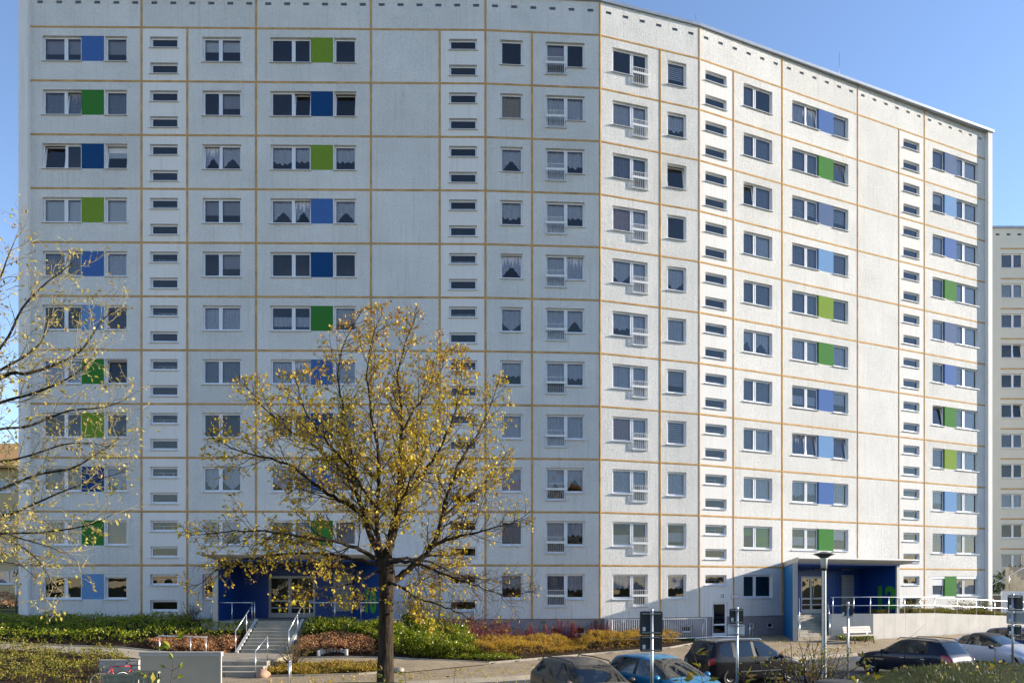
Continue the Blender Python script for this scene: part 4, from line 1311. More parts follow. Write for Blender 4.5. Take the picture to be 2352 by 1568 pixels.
limbs = [   # (points (px,py,depth), start radius, end radius)
 ([(888, 1330, 0), (893, 1262, 0), (905, 1222, 0.1), (915, 1165, .2), (920, 1100, .2), (922, 1030, .2), (921, 940, .3), (915, 860, .3), (935, 780, .4), (962, 712, .4)], .16, .012),
 ([(880, 1300, 0), (866, 1262, .1), (845, 1215, .3), (832, 1175, .4), (818, 1115, .5), (806, 1040, .7), (790, 950, .8), (775, 860, .8), (790, 790, 1.0), (825, 722, 1.0)], .12, .01),
 ([(884, 1290, 0), (868, 1235, -.2), (866, 1170, -.5), (872, 1100, -.8), (866, 1020, -1.0), (850, 930, -1.1), (842, 850, -1.1), (858, 770, -1.2), (880, 720, -1.2)], .09, .009),
 ([(890, 1345, 0), (912, 1328, .1), (945, 1300, .2), (992, 1256, .3), (1014, 1190, .5), (1030, 1130, .6), (1062, 1050, .8), (1100, 990, 1.0), (1130, 925, 1.2), (1148, 862, 1.2)], .13, .008),
 ([(918, 1140, .2), (942, 1118, -.2), (975, 1085, -.6), (1010, 1030, -1.1), (1040, 960, -1.4), (1055, 890, -1.6), (1062, 820, -1.7)], .07, .008),
 ([(921, 1000, .2), (945, 950, .5), (980, 905, .8), (1010, 855, 1.1), (1025, 800, 1.2)], .045, .007),
 ([(832, 1175, .4), (800, 1160, .2), (752, 1133, 0), (690, 1085, -.3), (625, 1052, -.5), (560, 1040, -.6), (500, 1010, -.6), (478, 985, -.6)], .075, .008),
 ([(818, 1115, .5), (775, 1070, .9), (715, 1020, 1.3), (660, 985, 1.6), (600, 930, 1.7), (560, 880, 1.8), (545, 855, 1.8)], .06, .008),
 ([(866, 1170, -.5), (820, 1100, -1.2), (770, 1035, -1.8), (720, 975, -2.1), (690, 905, -2.3), (672, 850, -2.4)], .055, .008),
 ([(875, 1290, 0), (835, 1265, -.4), (800, 1250, -.8), (720, 1235, -1.2), (632, 1221, -1.5), (540, 1220, -1.7), (470, 1228, -1.8), (430, 1225, -1.8)], .075, .007),
 ([(878, 1300, 0), (830, 1285, .5), (750, 1272, .9), (660, 1272, 1.2), (580, 1282, 1.4), (513, 1300, 1.5), (465, 1335, 1.5), (428, 1362, 1.5)], .065, .007),
 ([(992, 1256, .3), (1030, 1238, .0), (1083, 1224, -.3), (1135, 1212, -.4), (1185, 1195, -.5), (1222, 1172, -.5)], .055, .007),
 ([(895, 1290, .0), (930, 1290, -.5), (980, 1302, -1.0), (1030, 1322, -1.4), (1085, 1342, -1.7), (1150, 1362, -1.9), (1230, 1360, -2.0)], .065, .007),
 ([(898, 1285, 0), (935, 1282, .6), (990, 1290, 1.2), (1050, 1318, 1.5), (1110, 1330, 1.7), (1180, 1345, 1.8)], .055, .007),
 ([(892, 1335, -.1), (925, 1350, -.6), (960, 1372, -1.0), (1010, 1388, -1.3), (1060, 1410, -1.5), (1110, 1440, -1.6), (1130, 1462, -1.6)], .045, .006),
 ([(1014, 1190, .5), (1060, 1150, .9), (1110, 1110, 1.3), (1150, 1060, 1.5), (1172, 1030, 1.6)], .04, .007),
 ([(915, 1165, .2), (930, 1090, 1.0), (950, 1020, 1.6), (965, 940, 2.0), (975, 860, 2.2)], .05, .008),
 ([(880, 1275, .1), (850, 1200, 1.2), (800, 1150, 2.0), (740, 1110, 2.6), (690, 1080, 3.0)], .055, .008),
 ([(890, 1270, -.1), (900, 1200, -1.3), (930, 1130, -2.2), (960, 1070, -2.8), (985, 1010, -3.0)], .055, .008),
 ([(872, 1310, -.1), (830, 1330, -.8), (780, 1345, -1.3), (720, 1352, -1.7), (660, 1372, -1.9)], .04, .006),
]
rs = np.random.RandomState(11)
TT = [Tubes() for _ in range(5)]
LP, LD = [], []
poly_sil = [(966, 700), (1010, 745), (1030, 790), (1075, 790), (1090, 850), (1150, 850), (1165, 870), (1200, 960), (1175, 1100), (1228, 1155), (1245, 1340), (1240, 1385), (1170, 1450), (1100, 1500), (1000, 1470), (930, 1400), (860, 1400), (760, 1400), (600, 1400), (450, 1400), (405, 1330), (405, 1200), (520, 1180), (455, 1080), (470, 960), (520, 870), (560, 860), (650, 850), (690, 845), (730, 760), (790, 720), (830, 700), (900, 690)]
def in_sil(q, poly=poly_sil):
    s_ = F / q[1]; x = 1176 + q[0] * s_; y = HZ - (q[2] - CAMZ) * s_
    c = False; n = len(poly); j = n - 1
    for i in range(n):
        xi, yi = poly[i]; xj, yj = poly[j]
        if (yi > y) != (yj > y) and x < (xj - xi) * (y - yi) / (yj - yi) + xi: c = not c
        j = i
    return c
for li, (pts, r0, r1) in enumerate(limbs):
    m = len(pts)
    pw, rw = smooth_poly([tp(*p) for p in pts], [r0 * (1 - i / (m - 1)) ** 1.25 * .84 + r1 * .8 for i in range(m)], 4)
    pw[1:-1] += rs.normal(size=(len(pw) - 2, 3)) * 0.018
    tb = Tubes(); tb.add(pw, rw, 10)
    lb = link('limb', tb.mesh('limb', M['bark'], O), tree)
    seglen = np.linalg.norm(np.diff(pw, axis=0), axis=1); cum = np.concatenate([[0], np.cumsum(seglen)]); Lt = cum[-1]
    nk = int(Lt * 6.0)
    for j in range(nk):
        sdist = Lt * (0.16 + 0.84 * (j + rs.uniform(0, 1)) / nk)
        i = min(np.searchsorted(cum, sdist) - 1, len(pw) - 2); i = max(i, 0)
        p = pw[i] + (pw[i + 1] - pw[i]) * ((sdist - cum[i]) / max(seglen[i], 1e-6))
        td = (pw[i + 1] - pw[i]) / seglen[i]
        sd = np.cross(td, rs.normal(size=3)); sd /= np.linalg.norm(sd)
        a = rs.uniform(0.55, 1.0)
        low = p[2] < CAMZ + 1.0
        grow(TT, p, td * math.cos(a) + sd * math.sin(a), rs.uniform(0.7, 1.7) * (1.05 - 0.45 * sdist / Lt), min(max(rw[i] * .34, .007), .022), 1, rs, LP, LD, 3, up=(-0.05 if low else 0.16), kids=(9, 8, 6), shape=in_sil, seg=0.14)
for nm, tb, mat in (('branch', TT[1], 'bark'), ('twigs', TT[2], 'twig'), ('fine_twigs', TT[3], 'twig')):
    if tb.V:
        o = link(nm, tb.mesh(nm, M[mat], O), tree)
        if nm != 'branch': o['kind'] = 'stuff'
LP = np.array(LP); LD = np.array(LD)
s_ = F / LP[:, 1]; lx = 1176 + LP[:, 0] * s_; ly = HZ - (LP[:, 2] - CAMZ) * s_
dens = np.full(len(LP), 0.30)
core = np.exp(-(((lx - 880) / 190) ** 2 + ((ly - 1000) / 190) ** 2))
dens += 0.62 * core
dens *= np.where((lx > 1000) & (ly > 1120), 0.30, 1.0)
dens *= np.where((lx > 1080) & (ly > 850), 0.45, 1.0)
dens *= np.where((ly > 1300), 0.45, 1.0) * np.where((lx < 640) & (ly > 1170), 0.5, 1.0)
dens *= np.where((lx < 720) & (ly < 1120), 1.2, 1.0)
# leaves hang in loose clumps
cl = np.sin(LP[:, 0] * 3.1 + 1) * np.sin(LP[:, 2] * 3.7) * np.sin(LP[:, 1] * 2.9 + 2)
dens *= np.clip(0.75 + 1.3 * cl, 0.15, 1.8)
target_n = 60000
dens *= target_n / dens.sum()
keep = rs.uniform(size=len(LP)) < dens
LPk, LDk, lyk = LP[keep], LD[keep], ly[keep]
mi = (rs.uniform(size=len(LPk)) < np.clip((930 - lyk) / 260, 0.04, 0.75)).astype(int)
link('foliage', leaves_mesh('foliage', LPk, LDk + rs.normal(size=LDk.shape) * .05, 0.080, [M['leaf_linden'], M['leaf_top']], mi, O, rs, width=0.8, droop=0.05, sv=.5), tree)['kind'] = 'stuff'
print('linden leaves', len(LPk), 'tips', len(LP), 'tubes', sum(len(f) for T_ in TT for f in T_.F))

# ---- the tree whose branches reach in from the left
LY = 10.0
def lp_(px, py, dy=0.0): return np.array(P(px, py, LY + dy))
tl_ = empty('birch_tree', (-9.2, LY, H(-9.2, LY)), label='near tree on the left, pale sunlit branches with sparse yellow leaves', cat='tree')
O2 = tuple(tl_.location)
tb = Tubes()
pw, rw = smooth_poly([np.array([-9.2, LY, O2[2] - .3]), np.array([-9.15, LY, 3.0]), np.array([-9.1, LY, 4.6]), np.array([-9.0, LY, 6.6]), np.array([-8.9, LY, 9.2])], [.20, .16, .14, .10, .03], 5)
tb.add(pw, rw, 14); link('trunk', tb.mesh('trunk', M['bark'], O2), tl_)
limbs2 = [
 ([(-330, 1180, 0), (-180, 1010, 0), (0, 869, 0), (60, 858, 0), (105, 845, .1), (164, 821, .2), (195, 794, .2), (236, 735, .3), (272, 706, .3)], .045, .004),
 ([(-180, 960, .2), (0, 850, .3), (50, 822, .3), (95, 785, .4), (110, 735, .4), (150, 690, .5)], .030, .004),
 ([(-330, 1120, -.3), (-120, 980, -.3), (0, 925, -.3), (70, 905, -.3), (137, 879, -.3), (190, 845, -.3), (225, 800, -.2)], .036, .004),
 ([(-330, 1160, .4), (-120, 1010, .4), (0, 985, .3), (68, 978, .3), (154, 944, .2), (240, 935, .2), (292, 915, .2)], .032, .004),
 ([(-160, 960, .3), (0, 800, .3), (51, 708, .3), (103, 653, .4), (140, 625, .4), (171, 600, .4)], .026, .004),
 ([(-160, 900, -.3), (-40, 720, -.3), (0, 640, -.3), (18, 590, -.3), (40, 540, -.2)], .022, .004),
 ([(-330, 1230, 0), (-120, 1160, 0), (0, 1124, 0), (85, 1090, 0), (165, 1075, 0), (219, 1044, .1), (262, 1015, .2), (285, 985, .2)], .034, .004),
 ([(-330, 1250, .4), (0, 1185, .4), (60, 1165, .4), (140, 1130, .4), (210, 1105, .5), (290, 1082, .5)], .028, .004),
 ([(-330, 1280, -.4), (-80, 1240, -.4), (0, 1225, -.4), (100, 1222, -.4), (205, 1205, -.4), (260, 1180, -.4)], .030, .004),
 ([(-330, 1260, .2), (-60, 1225, .2), (40, 1250, .2), (90, 1290, .2), (120, 1340, .2), (136, 1385, .2)], .020, .003),
 ([(-330, 1240, -.1), (-60, 1215, -.1), (60, 1240, -.1), (130, 1262, -.1), (180, 1290, 0)], .018, .003),
 ([(-330, 1200, .1), (-100, 1060, .1), (0, 1060, .1), (70, 1045, .1), (150, 1020, .1), (215, 1018, .1), (250, 1030, .1)], .024, .004),
 ([(-330, 1280, .1), (-100, 1290, .1), (0, 1290, .1), (50, 1300, .1), (85, 1330, .1)], .014, .003),
]
T2 = [Tubes() for _ in range(5)]; LP2, LD2 = [], []
for pts, r0, r1 in limbs2:
    m = len(pts)
    pw, rw = smooth_poly([lp_(*p) for p in pts], [r0 * .62 * (1 - i / (m - 1)) ** 0.8 + r1 * .8 for i in range(m)], 4)
    pw[0] = np.array([-9.1, LY, max(3.2, min(pw[0][2], 6.5))])
    tb = Tubes(); tb.add(pw, rw, 8); link('limb', tb.mesh('limb', M['bark'], O2), tl_)
    seglen = np.linalg.norm(np.diff(pw, axis=0), axis=1); cum = np.concatenate([[0], np.cumsum(seglen)]); Lt = cum[-1]
    nk = int(Lt * 8)
    for j in range(nk):
        sdist = Lt * (0.22 + 0.78 * (j + rs.uniform(0, 1)) / nk)
        i = max(min(np.searchsorted(cum, sdist) - 1, len(pw) - 2), 0)
        p = pw[i] + (pw[i + 1] - pw[i]) * ((sdist - cum[i]) / max(seglen[i], 1e-6)); td = (pw[i + 1] - pw[i]) / seglen[i]
        sd = np.cross(td, rs.normal(size=3)); sd /= np.linalg.norm(sd); a = rs.uniform(.5, .9)
        grow(T2, p, td * math.cos(a) + sd * math.sin(a), rs.uniform(0.22, 0.55), max(rw[i] * .35, .004), 1, rs, LP2, LD2, 3, up=0.12, kids=(5, 5, 3), seg=0.07, rmin=0.0026)
link('branch', T2[1].mesh('branch', M['twig_pale'], O2), tl_)
for k_, nm in ((2, 'twigs'), (3, 'fine_twigs')):
    if T2[k_].V: link(nm, T2[k_].mesh(nm, M['twig_pale'], O2), tl_)['kind'] = 'stuff'
LP2, LD2 = np.array(LP2), np.array(LD2)
kp2 = rs.uniform(size=len(LP2)) < 3300 / len(LP2)
link('foliage', leaves_mesh('foliage', LP2[kp2], LD2[kp2], 0.055, M['leaf_pale'], None, O2, rs, width=0.55, droop=0.04), tl_)['kind'] = 'stuff'
print('left leaves', kp2.sum(), 'tubes', sum(len(f) for T_ in T2 for f in T_.F))
# ================================================================ BEDS, HEDGES, GRASS
def inpoly(x, y, poly):
    c = np.zeros(len(x), bool); n = len(poly); j = n - 1
    for i in range(n):
        xi, yi = poly[i]; xj, yj = poly[j]
        cond = ((yi > y) != (yj > y)) & (x < (xj - xi) * (y - yi) / (yj - yi + 1e-12) + xi)
        c ^= cond; j = i
    return c
def Hv(x, y): return np.array([H(a, b) for a, b in zip(x, y)])
_Hg = {}
def Hfast(x, y):
    """vectorised terrain by a lookup table"""
    if not _Hg:
        xs_ = np.arange(-42, 50, 0.25); ys_ = np.arange(2, 60, 0.1)
        T_ = np.zeros((len(xs_), len(ys_)))
        for i, a in enumerate(xs_):
            c = ctrl(a); T_[i] = np.interp(ys_, c[:, 0], c[:, 1])
        _Hg['t'] = T_
    T_ = _Hg['t']
    i = np.clip((x + 42) / .25, 0, T_.shape[0] - 1.01); j = np.clip((y - 2) / .1, 0, T_.shape[1] - 1.01)
    i0 = i.astype(int); j0 = j.astype(int); fi = i - i0; fj = j - j0
    return T_[i0, j0] * (1 - fi) * (1 - fj) + T_[i0 + 1, j0] * fi * (1 - fj) + T_[i0, j0 + 1] * (1 - fi) * fj + T_[i0 + 1, j0 + 1] * fi * fj

def scatter(poly, n, rs):
    a = np.array(poly); lo, hi = a.min(0), a.max(0); X, Y = [], []
    while sum(map(len, X)) < n:
        x = rs.uniform(lo[0], hi[0], n); y = rs.uniform(lo[1], hi[1], n); k = inpoly(x, y, poly); X.append(x[k]); Y.append(y[k])
    return np.concatenate(X)[:n], np.concatenate(Y)[:n]

def bed(name, label, cat, poly, hgt, n, size, mat, seed, lump=0.7, width=0.4, up=1.0, kind='stuff', stems=0, stem_mat='twig', zfun=None, lumpf=2.2, cell=None, fold=.3):
    """a mass of low shrubs: sprigs of leaves on a lumpy canopy surface"""
    rs = np.random.RandomState(seed)
    ns = n // 7
    x, y = scatter(poly, ns, rs)
    g_ = Hfast(x, y) if zfun is None else zfun(x, y)
    # individual bushes: cones round random centres
    area = abs(sum(poly[i][0] * poly[(i + 1) % len(poly)][1] - poly[(i + 1) % len(poly)][0] * poly[i][1] for i in range(len(poly)))) / 2
    nc = max(4, int(area / ((cell or 0.9) ** 2)))
    cx, cy = scatter(poly, nc, rs); ch = rs.uniform(1 - lump, 1.0, nc)
    d2 = (x[:, None] - cx[None]) ** 2 + (y[:, None] - cy[None]) ** 2
    k = d2.argmin(1); d = np.sqrt(d2.min(1)) / (cell or 0.9)
    top = hgt * (0.30 + 0.70 * ch[k] * np.sqrt(np.clip(1 - 0.9 * d ** 2, 0, 1)))
    z = g_ + top * np.where(rs.uniform(size=ns) < 0.70, rs.uniform(0.82, 1.08, ns), rs.uniform(0.1, 0.85, ns))
    P0 = np.repeat(np.stack([x, y, z], 1), 7, 0) + rs.normal(size=(ns * 7, 3)) * size * np.array([.75, .75, .45])
    D = rs.normal(size=(ns * 7, 3)); D[:, 2] = np.abs(D[:, 2]) * .7 + .45 * up
    me = leaves_mesh(name, P0, D, size, M[mat], None, (0, 0, 0), rs, width=width, fold=fold)
    root = empty(name, (float(np.mean([p[0] for p in poly])), float(np.mean([p[1] for p in poly])), float(g_.mean())))
    tag(root, label, cat)
    for v_ in (): pass
    inv = Matrix.Translation(-root.location)
    if kind: root['kind'] = kind
    o = link('foliage', me, root, inv)
    if kind: o['kind'] = 'stuff'
    # dark woody interior: thin stems
    tb = Tubes(); m = stems or max(60, ns // 8)
    idx = rs.choice(ns, m)
    for i in idx:
        b = np.array([x[i] + rs.normal() * (.14 if stems else .06), y[i] + rs.normal() * .08, g_[i] - .02]); t_ = np.array([x[i], y[i], z[i]]) + np.array([0, 0, .06 if stems else 0])
        md = (b + t_) / 2 + rs.normal(size=3) * .03
        tb.add([b, md, t_], [0.005, .004, .0025] if stems else [0.008, .006, .003], 3)
    o2 = link('stems', tb.mesh('stems', M[stem_mat]), root, inv); 
    if kind: o2['kind'] = 'stuff'
    return root

def ground_patch(name, poly, mat, dz=0.02, res=0.35):
    """soil of a bed, draped on the terrain (grid clipped to the outline)"""
    a = np.array(poly); lo, hi = a.min(0), a.max(0)
    xs_ = np.arange(lo[0], hi[0] + res, res); ys_ = np.arange(lo[1], hi[1] + res, res)
    X, Y = np.meshgrid(xs_, ys_, indexing='ij'); Z = Hfast(X.ravel(), Y.ravel()).reshape(X.shape) + dz
    cxm = (X[:-1, :-1] + res / 2); cym = (Y[:-1, :-1] + res / 2)
    ok = inpoly(cxm.ravel(), cym.ravel(), poly).reshape(cxm.shape)
    I_ = np.arange(X.size).reshape(X.shape)
    Fq_ = np.stack([I_[:-1, :-1], I_[1:, :-1], I_[1:, 1:], I_[:-1, 1:]], -1)[ok]
    tag(link(name, np_mesh(name, np.stack([X, Y, Z], -1).reshape(-1, 3), Fq_, mat, smooth=True)), kind='structure')

bedL = [(-40, 32.4), (-30, 32.3), (-22, 32.1), (-17, 32.0), (-13.4, 32.2), (-13.3, 33.2), (-13.4, 35.2), (-16, 35.4), (-22, 36.2), (-27, 36.6), (-40, 36.6)]
ground_patch('bed_soil', [(-40, 31.5), (-30, 31.3), (-22, 31.2), (-17, 31.1), (-12.4, 31.45), (-12.4, 34.1), (-14.9, 34.1), (-14.9, 36.8), (-40, 36.8)], M['mulch'])
bed('laurel_bed', 'broad bed of glossy green laurel below the left part of the building', 'shrub bed', [(-40, 31.9), (-22, 31.6), (-17.2, 31.6), (-16.0, 32.3), (-12.6, 33.0), (-12.6, 34.0), (-15.1, 34.1), (-16, 35.3), (-22, 35.6), (-40, 35.8)], 0.62, 26000, 0.115, 'leaf_laurel', 1, lump=0.5)
bed('brown_ground_cover', 'brownish low ground cover along the foot of the left wall', 'ground cover', [(-26, 35.8), (-17, 35.8), (-16.6, 36.8), (-26, 36.8)], 0.28, 3000, 0.08, 'leaf_pink', 2)
bed('pink_shrubs', 'pinkish orange autumn shrubs behind the low railing left of the steps', 'shrub bed', [(-16.0, 31.3), (-12.6, 31.5), (-12.5, 32.9), (-14.2, 33.1), (-16.0, 32.3)], 0.52, 6000, 0.075, 'leaf_pink', 3, width=.6)
# right of the steps
bedR = [(-9.8, 31.15), (-7.5, 31.1), (-5.2, 31.4), (-1, 31.15), (4, 34.45), (8, 36.15), (9.4, 37.2), (9.0, 38.6), (4, 37.0), (-1, 36.9), (-5.5, 36.6), (-5.5, 34.1), (-9.8, 34.1)]
ground_patch('bed_soil', bedR, M['mulch'])
bed('laurel_bed', 'bank of glossy green laurel right of the steps and behind the tree trunk', 'shrub bed', [(-9.7, 33.0), (-8.0, 33.2), (-6.2, 32.4), (-5.2, 31.6), (-2.2, 31.4), (-1.4, 32.4), (-2.2, 34.8), (-2.2, 36.0), (-5.4, 36.3), (-5.4, 34.1), (-9.7, 34.0)], 0.80, 24000, 0.115, 'leaf_laurel', 4, lump=.5)
bed('pink_shrubs', 'pinkish red autumn shrubs on the bank right of the steps', 'shrub bed', [(-9.7, 31.4), (-8.2, 31.35), (-6.0, 31.6), (-6.3, 32.4), (-8.0, 33.1), (-9.7, 32.9)], 0.55, 7000, 0.075, 'leaf_pink', 5, width=.6)
bed('orange_hedge', 'low orange and yellow hedge in front of the grey plinth', 'hedge', [(-1.9, 32.5), (-0.6, 31.9), (3.6, 34.75), (7.9, 36.5), (8.9, 37.3), (8.3, 37.9), (3.2, 36.1), (-1.6, 33.9)], 0.70, 26000, 0.06, 'leaf_orange', 6, lump=.35, width=.35, up=1.6, kind=None, cell=0.8)
bed('green_ground_cover', 'low green ground cover at the front edge of the orange hedge', 'ground cover', [(-5.0, 31.95), (-0.9, 31.4), (0.6, 32.3), (-1.5, 32.4), (-4.5, 32.4)], 0.22, 3500, 0.08, 'leaf_laurel', 7)
bed('dogwood', 'red-stemmed dogwood row between the orange hedge and the plinth', 'shrubs', [(-4.2, 35.2), (-1.4, 34.7), (3.4, 36.5), (7.6, 37.9), (7.2, 38.3), (3.0, 37.2), (-4.0, 36.4)], 1.02, 1500, 0.055, 'leaf_yellow', 8, stems=2600, stem_mat='twig_red', lump=.3)
bed('yellow_ground_cover', 'yellow and orange ground cover in the wedge between the sloping path and the pavement', 'ground cover', [(-9.5, 27.5), (-8, 27.5), (-6.0, 27.95), (-4.6, 28.75), (-5.7, 29.45), (-7.5, 29.2), (-9.5, 29.1)], 0.26, 11000, 0.06, 'leaf_yellow', 9, lump=.4, width=.6)
bed('green_shrubs', 'mottled green and yellow shrubs in the lower left corner below the path', 'shrub bed', [(-40, 22), (-22, 21.5), (-15.2, 22.5), (-13.6, 24.2), (-14.6, 27.3), (-16.4, 29.3), (-22, 29.7), (-40, 29.9)], 0.62, 30000, 0.10, 'leaf_mixed', 10, lump=.6)
ground_patch('bed_soil', [(-40, 20), (-22, 20.5), (-15.0, 22.0), (-13.2, 24.0), (-14.2, 27.6), (-16.2, 29.8), (-22, 30.1), (-40, 30.5)], M['mulch'], dz=.03)
rz_ = lambda x, y: np.full(len(x), 1.70)
strip_poly = [(21.2, 41.2), (25.6, 43.6), (35, 48.5), (34.6, 49.3), (25.0, 44.6), (21.0, 42.0)]
bed('ramp_ground_cover', 'low yellowish green planting behind the railing on the pale retaining wall', 'ground cover', strip_poly, 0.42, 12000, 0.09, 'leaf_mixed', 12, zfun=lambda x, y: 1.74 - np.clip((x - 26) / 9, 0, 1) * 0.4)
bed('bench_ground_cover', 'small green plants behind the bench at the wall foot', 'ground cover', [(18.1, 39.4), (20.2, 39.6), (20.2, 40.1), (18.1, 39.85)], 0.28, 1200, 0.08, 'leaf_laurel', 13)

def shrub(name, label, x, y, z, h, r, nleaf, mat, seed, leaf=0.075, stem='twig', group=None, nst=26, dens_low=0.3, cat='shrub', mx=2, kids=(6, 5, 4)):
    rs = np.random.RandomState(seed)
    root = empty(name, (x, y, z), label=label, cat=cat, group=group)
    T = [Tubes() for _ in range(4)]; LPs, LDs = [], []
    for k in range(nst):
        a = rs.uniform(0, 2 * np.pi); tilt = rs.uniform(0.0, 1.0) * r / h * 1.0
        d = np.array([math.cos(a) * tilt, math.sin(a) * tilt, 1.0])
        p = np.array([x, y, z - .03]) + np.array([math.cos(a), math.sin(a), 0]) * rs.uniform(0, .12 * r)
        grow(T, p, d, h * rs.uniform(.65, 1.0), 0.012 * h, 1, rs, LPs, LDs, mx + 1, up=0.06, kids=kids, seg=0.12, rmin=0.003)
    O_ = (x, y, z)
    allT = Tubes()
    for t_ in T:
        for V_, F_ in zip(t_.V, t_.F): pass
    s = 0
    for t_ in T:
        if t_.V:
            allT.V += t_.V; allT.F += [f + allT.n for f in t_.F]; allT.n += t_.n
    link('stems', allT.mesh('stems', M[stem], O_), root)
    A = np.array(LPs); B_ = np.array(LDs)
    kk = rs.choice(len(A), min(nleaf, len(A)), replace=False)
    link('foliage', leaves_mesh('foliage', A[kk], B_[kk], leaf, M[mat], None, O_, rs, width=.55), root)
    return root
p = PZ(660, 1512, .3)
shrub('round_shrub', 'loose reddish green shrub at the foot of the upper steps', -8.9, 28.9, H(-8.9, 28.9), 1.3, 1.0, 3000, 'leaf_bush', 21, leaf=.055, nst=22, mx=2)
shrub('tall_shrub', 'tall pale green shrub against the wall beside the number 10 porch', -4.7, 35.0, H(-4.7, 35.0), 2.0, 1.2, 2600, 'leaf_mixed', 22, leaf=.085, nst=18)
shrub('tall_shrub', 'drooping olive shrub between the laurel bank and the grey plinth', -3.0, 35.2, H(-3, 35.2), 1.5, 1.1, 1700, 'leaf_mixed', 23, leaf=.08, nst=16)
shrub('bare_shrub', 'bare brown shrub at the corner left of the number 10 porch', -16.2, 35.9, H(-16.2, 35.9), 1.05, 1.0, 120, 'leaf_bush', 24, nst=22)
shrub('roadside_shrub', 'leggy yellow green shrub leaning at the foot of the street lamp', 8.6, 20.3, H(8.6, 20.3), 1.75, 1.35, 1500, 'leaf_bush', 25, leaf=.085, nst=22, kids=(5, 4, 3))
shrub('roadside_shrub', 'sprawling shrub with yellow tipped leaves left of the street lamp', 7.3, 19.8, H(7.3, 19.8), 1.6, .9, 420, 'leaf_bush', 26, leaf=.09, nst=10, kids=(4, 3, 3))
for k, (px, s_) in enumerate(((2092, 1), (2205, .9), (2235, .85), (2262, .9))):
    Y_ = 42.6 + (px - 2092) * .028
    q = P(px, 1400, Y_)
    shrub('evergreen_shrub', ['green shrub beside the right edge of the number 12 porch behind the railing', 'leafy shrub behind the railing under the window with the green panel', 'second leafy shrub behind the railing near the building corner', 'rightmost leafy shrub behind the railing at the building corner'][k], q.x, q.y, 1.72, 1.0 * s_, .6, 900, 'leaf_mixed', 30 + k, leaf=.11, group='shrubs behind the ramp railing', nst=12)

# foreground saplings on the bank
def sapling(label, px, py0, py1, Y, n, leaf, mat, seed, lean=0.0):
    rs = np.random.RandomState(seed)
    a = np.array(P(px, py0, Y)); b = np.array(P(px + lean, py1, Y)); g0 = H(a[0], Y)
    a[2] = g0 - .05; root = empty('sapling', (a[0], a[1], g0), label=label, cat='sapling', group='saplings on the near bank')
    T = Tubes(); pts = np.array([a + (b - a) * t_ + np.array([math.sin(t_ * 5) * .02, math.sin(t_ * 3 + seed) * .03, 0]) for t_ in np.linspace(0, 1, 9)])
    T.add(pts, np.linspace(.007, .0025, 9), 5); LPs, LDs = [], []
    for k in range(n):
        t_ = 0.35 + .65 * k / max(n - 1, 1); i = min(int(t_ * 8), 7); p = pts[i]
        ang = rs.uniform(0, 6.28); d = np.array([math.cos(ang), math.sin(ang) * .5, .35]); L = rs.uniform(.05, .22) * (1.3 - t_)
        q = p + d * L; T.add(np.array([p, (p + q) / 2 + [0, 0, .01], q]), [.0035, .003, .002], 4)
        for m in range(2): LPs.append(q); LDs.append(d + rs.normal(size=3) * .5)
    O_ = (a[0], a[1], g0)
    link('stem', T.mesh('stem', M['twig'], O_), root)
    link('foliage', leaves_mesh('foliage', np.array(LPs), np.array(LDs), leaf, M[mat], None, O_, rs, width=.5), root)
sapling('thin sapling with drooping leaves in front of the left concrete fence', 372, 1600, 1440, 9.0, 9, .11, 'leaf_laurel', 1, 40)
sapling('short leafy sprig in front of the fence posts on the lower left', 355, 1600, 1535, 8.0, 8, .11, 'leaf_mixed', 2, -10)
sapling('yellow green sprig standing before the tree trunk', 884, 1620, 1525, 9.0, 7, .10, 'leaf_mixed', 3, 4)
sapling('little sprig right of the tree trunk', 935, 1620, 1538, 9.0, 5, .08, 'leaf_mixed', 4, -2)
sapling('bent sprig on the bank beside the grey estate car', 1030, 1620, 1532, 9.5, 4, .06, 'leaf_mixed', 5, 20)
sapling('tall narrow plant on the mound left of the dark hatchback', 1985, 1580, 1495, 11.5, 7, .13, 'leaf_mixed', 6, 8)
sapling('grassy sprig in the middle of the mound', 2160, 1590, 1512, 11, 8, .12, 'leaf_mixed', 7, 12)
sapling('thin sprig on the right of the mound', 2292, 1590, 1512, 11, 5, .09, 'leaf_mixed', 8, 6)
sapling('yellow leaved twig in front of the blue car', 1560, 1640, 1545, 9.5, 8, .10, 'leaf_mixed', 9, 8)
sapling('thin red twig rising before the black people carrier', 1700, 1640, 1528, 9.0, 8, .12, 'leaf_mixed', 10, 14)
sapling('long leaning twig between the two road signs', 1660, 1650, 1470, 8.5, 8, .11, 'leaf_mixed', 11, -70)

# grass on the mound
rs = np.random.RandomState(5)
x, y = scatter([(3, 9), (14, 8.5), (24, 14), (26, 24), (17, 22.5), (10.5, 18.2), (6, 15)], 70000, rs)
z = Hfast(x, y) + 0.05 * np.sin(x * .9 + 1) * np.cos(y * .7) + 0.03 * np.sin(x * 2.1) * np.sin(y * 1.7)
n = len(x); h_ = rs.uniform(.03, .085, n) * (1 + .5 * np.sin(x * 2.3) * np.sin(y * 1.9)); a = rs.uniform(0, 6.28, n)
w_ = .005; dx = np.cos(a) * w_; dy = np.sin(a) * w_; lx_ = rs.normal(size=n) * .03; ly_ = rs.normal(size=n) * .03
Vg = np.stack([np.stack([x - dx, y - dy, z - .02], 1), np.stack([x + dx, y + dy, z - .02], 1), np.stack([x + lx_, y + ly_, z + h_], 1)], 1).reshape(-1, 3)
leaf_mat('grass_blade', [(0, (0.026, 0.045, 0.005)), (0.5, (0.045, 0.068, 0.007)), (0.85, (0.085, 0.09, 0.016)), (1, (0.16, 0.12, 0.04))], .25, .5)
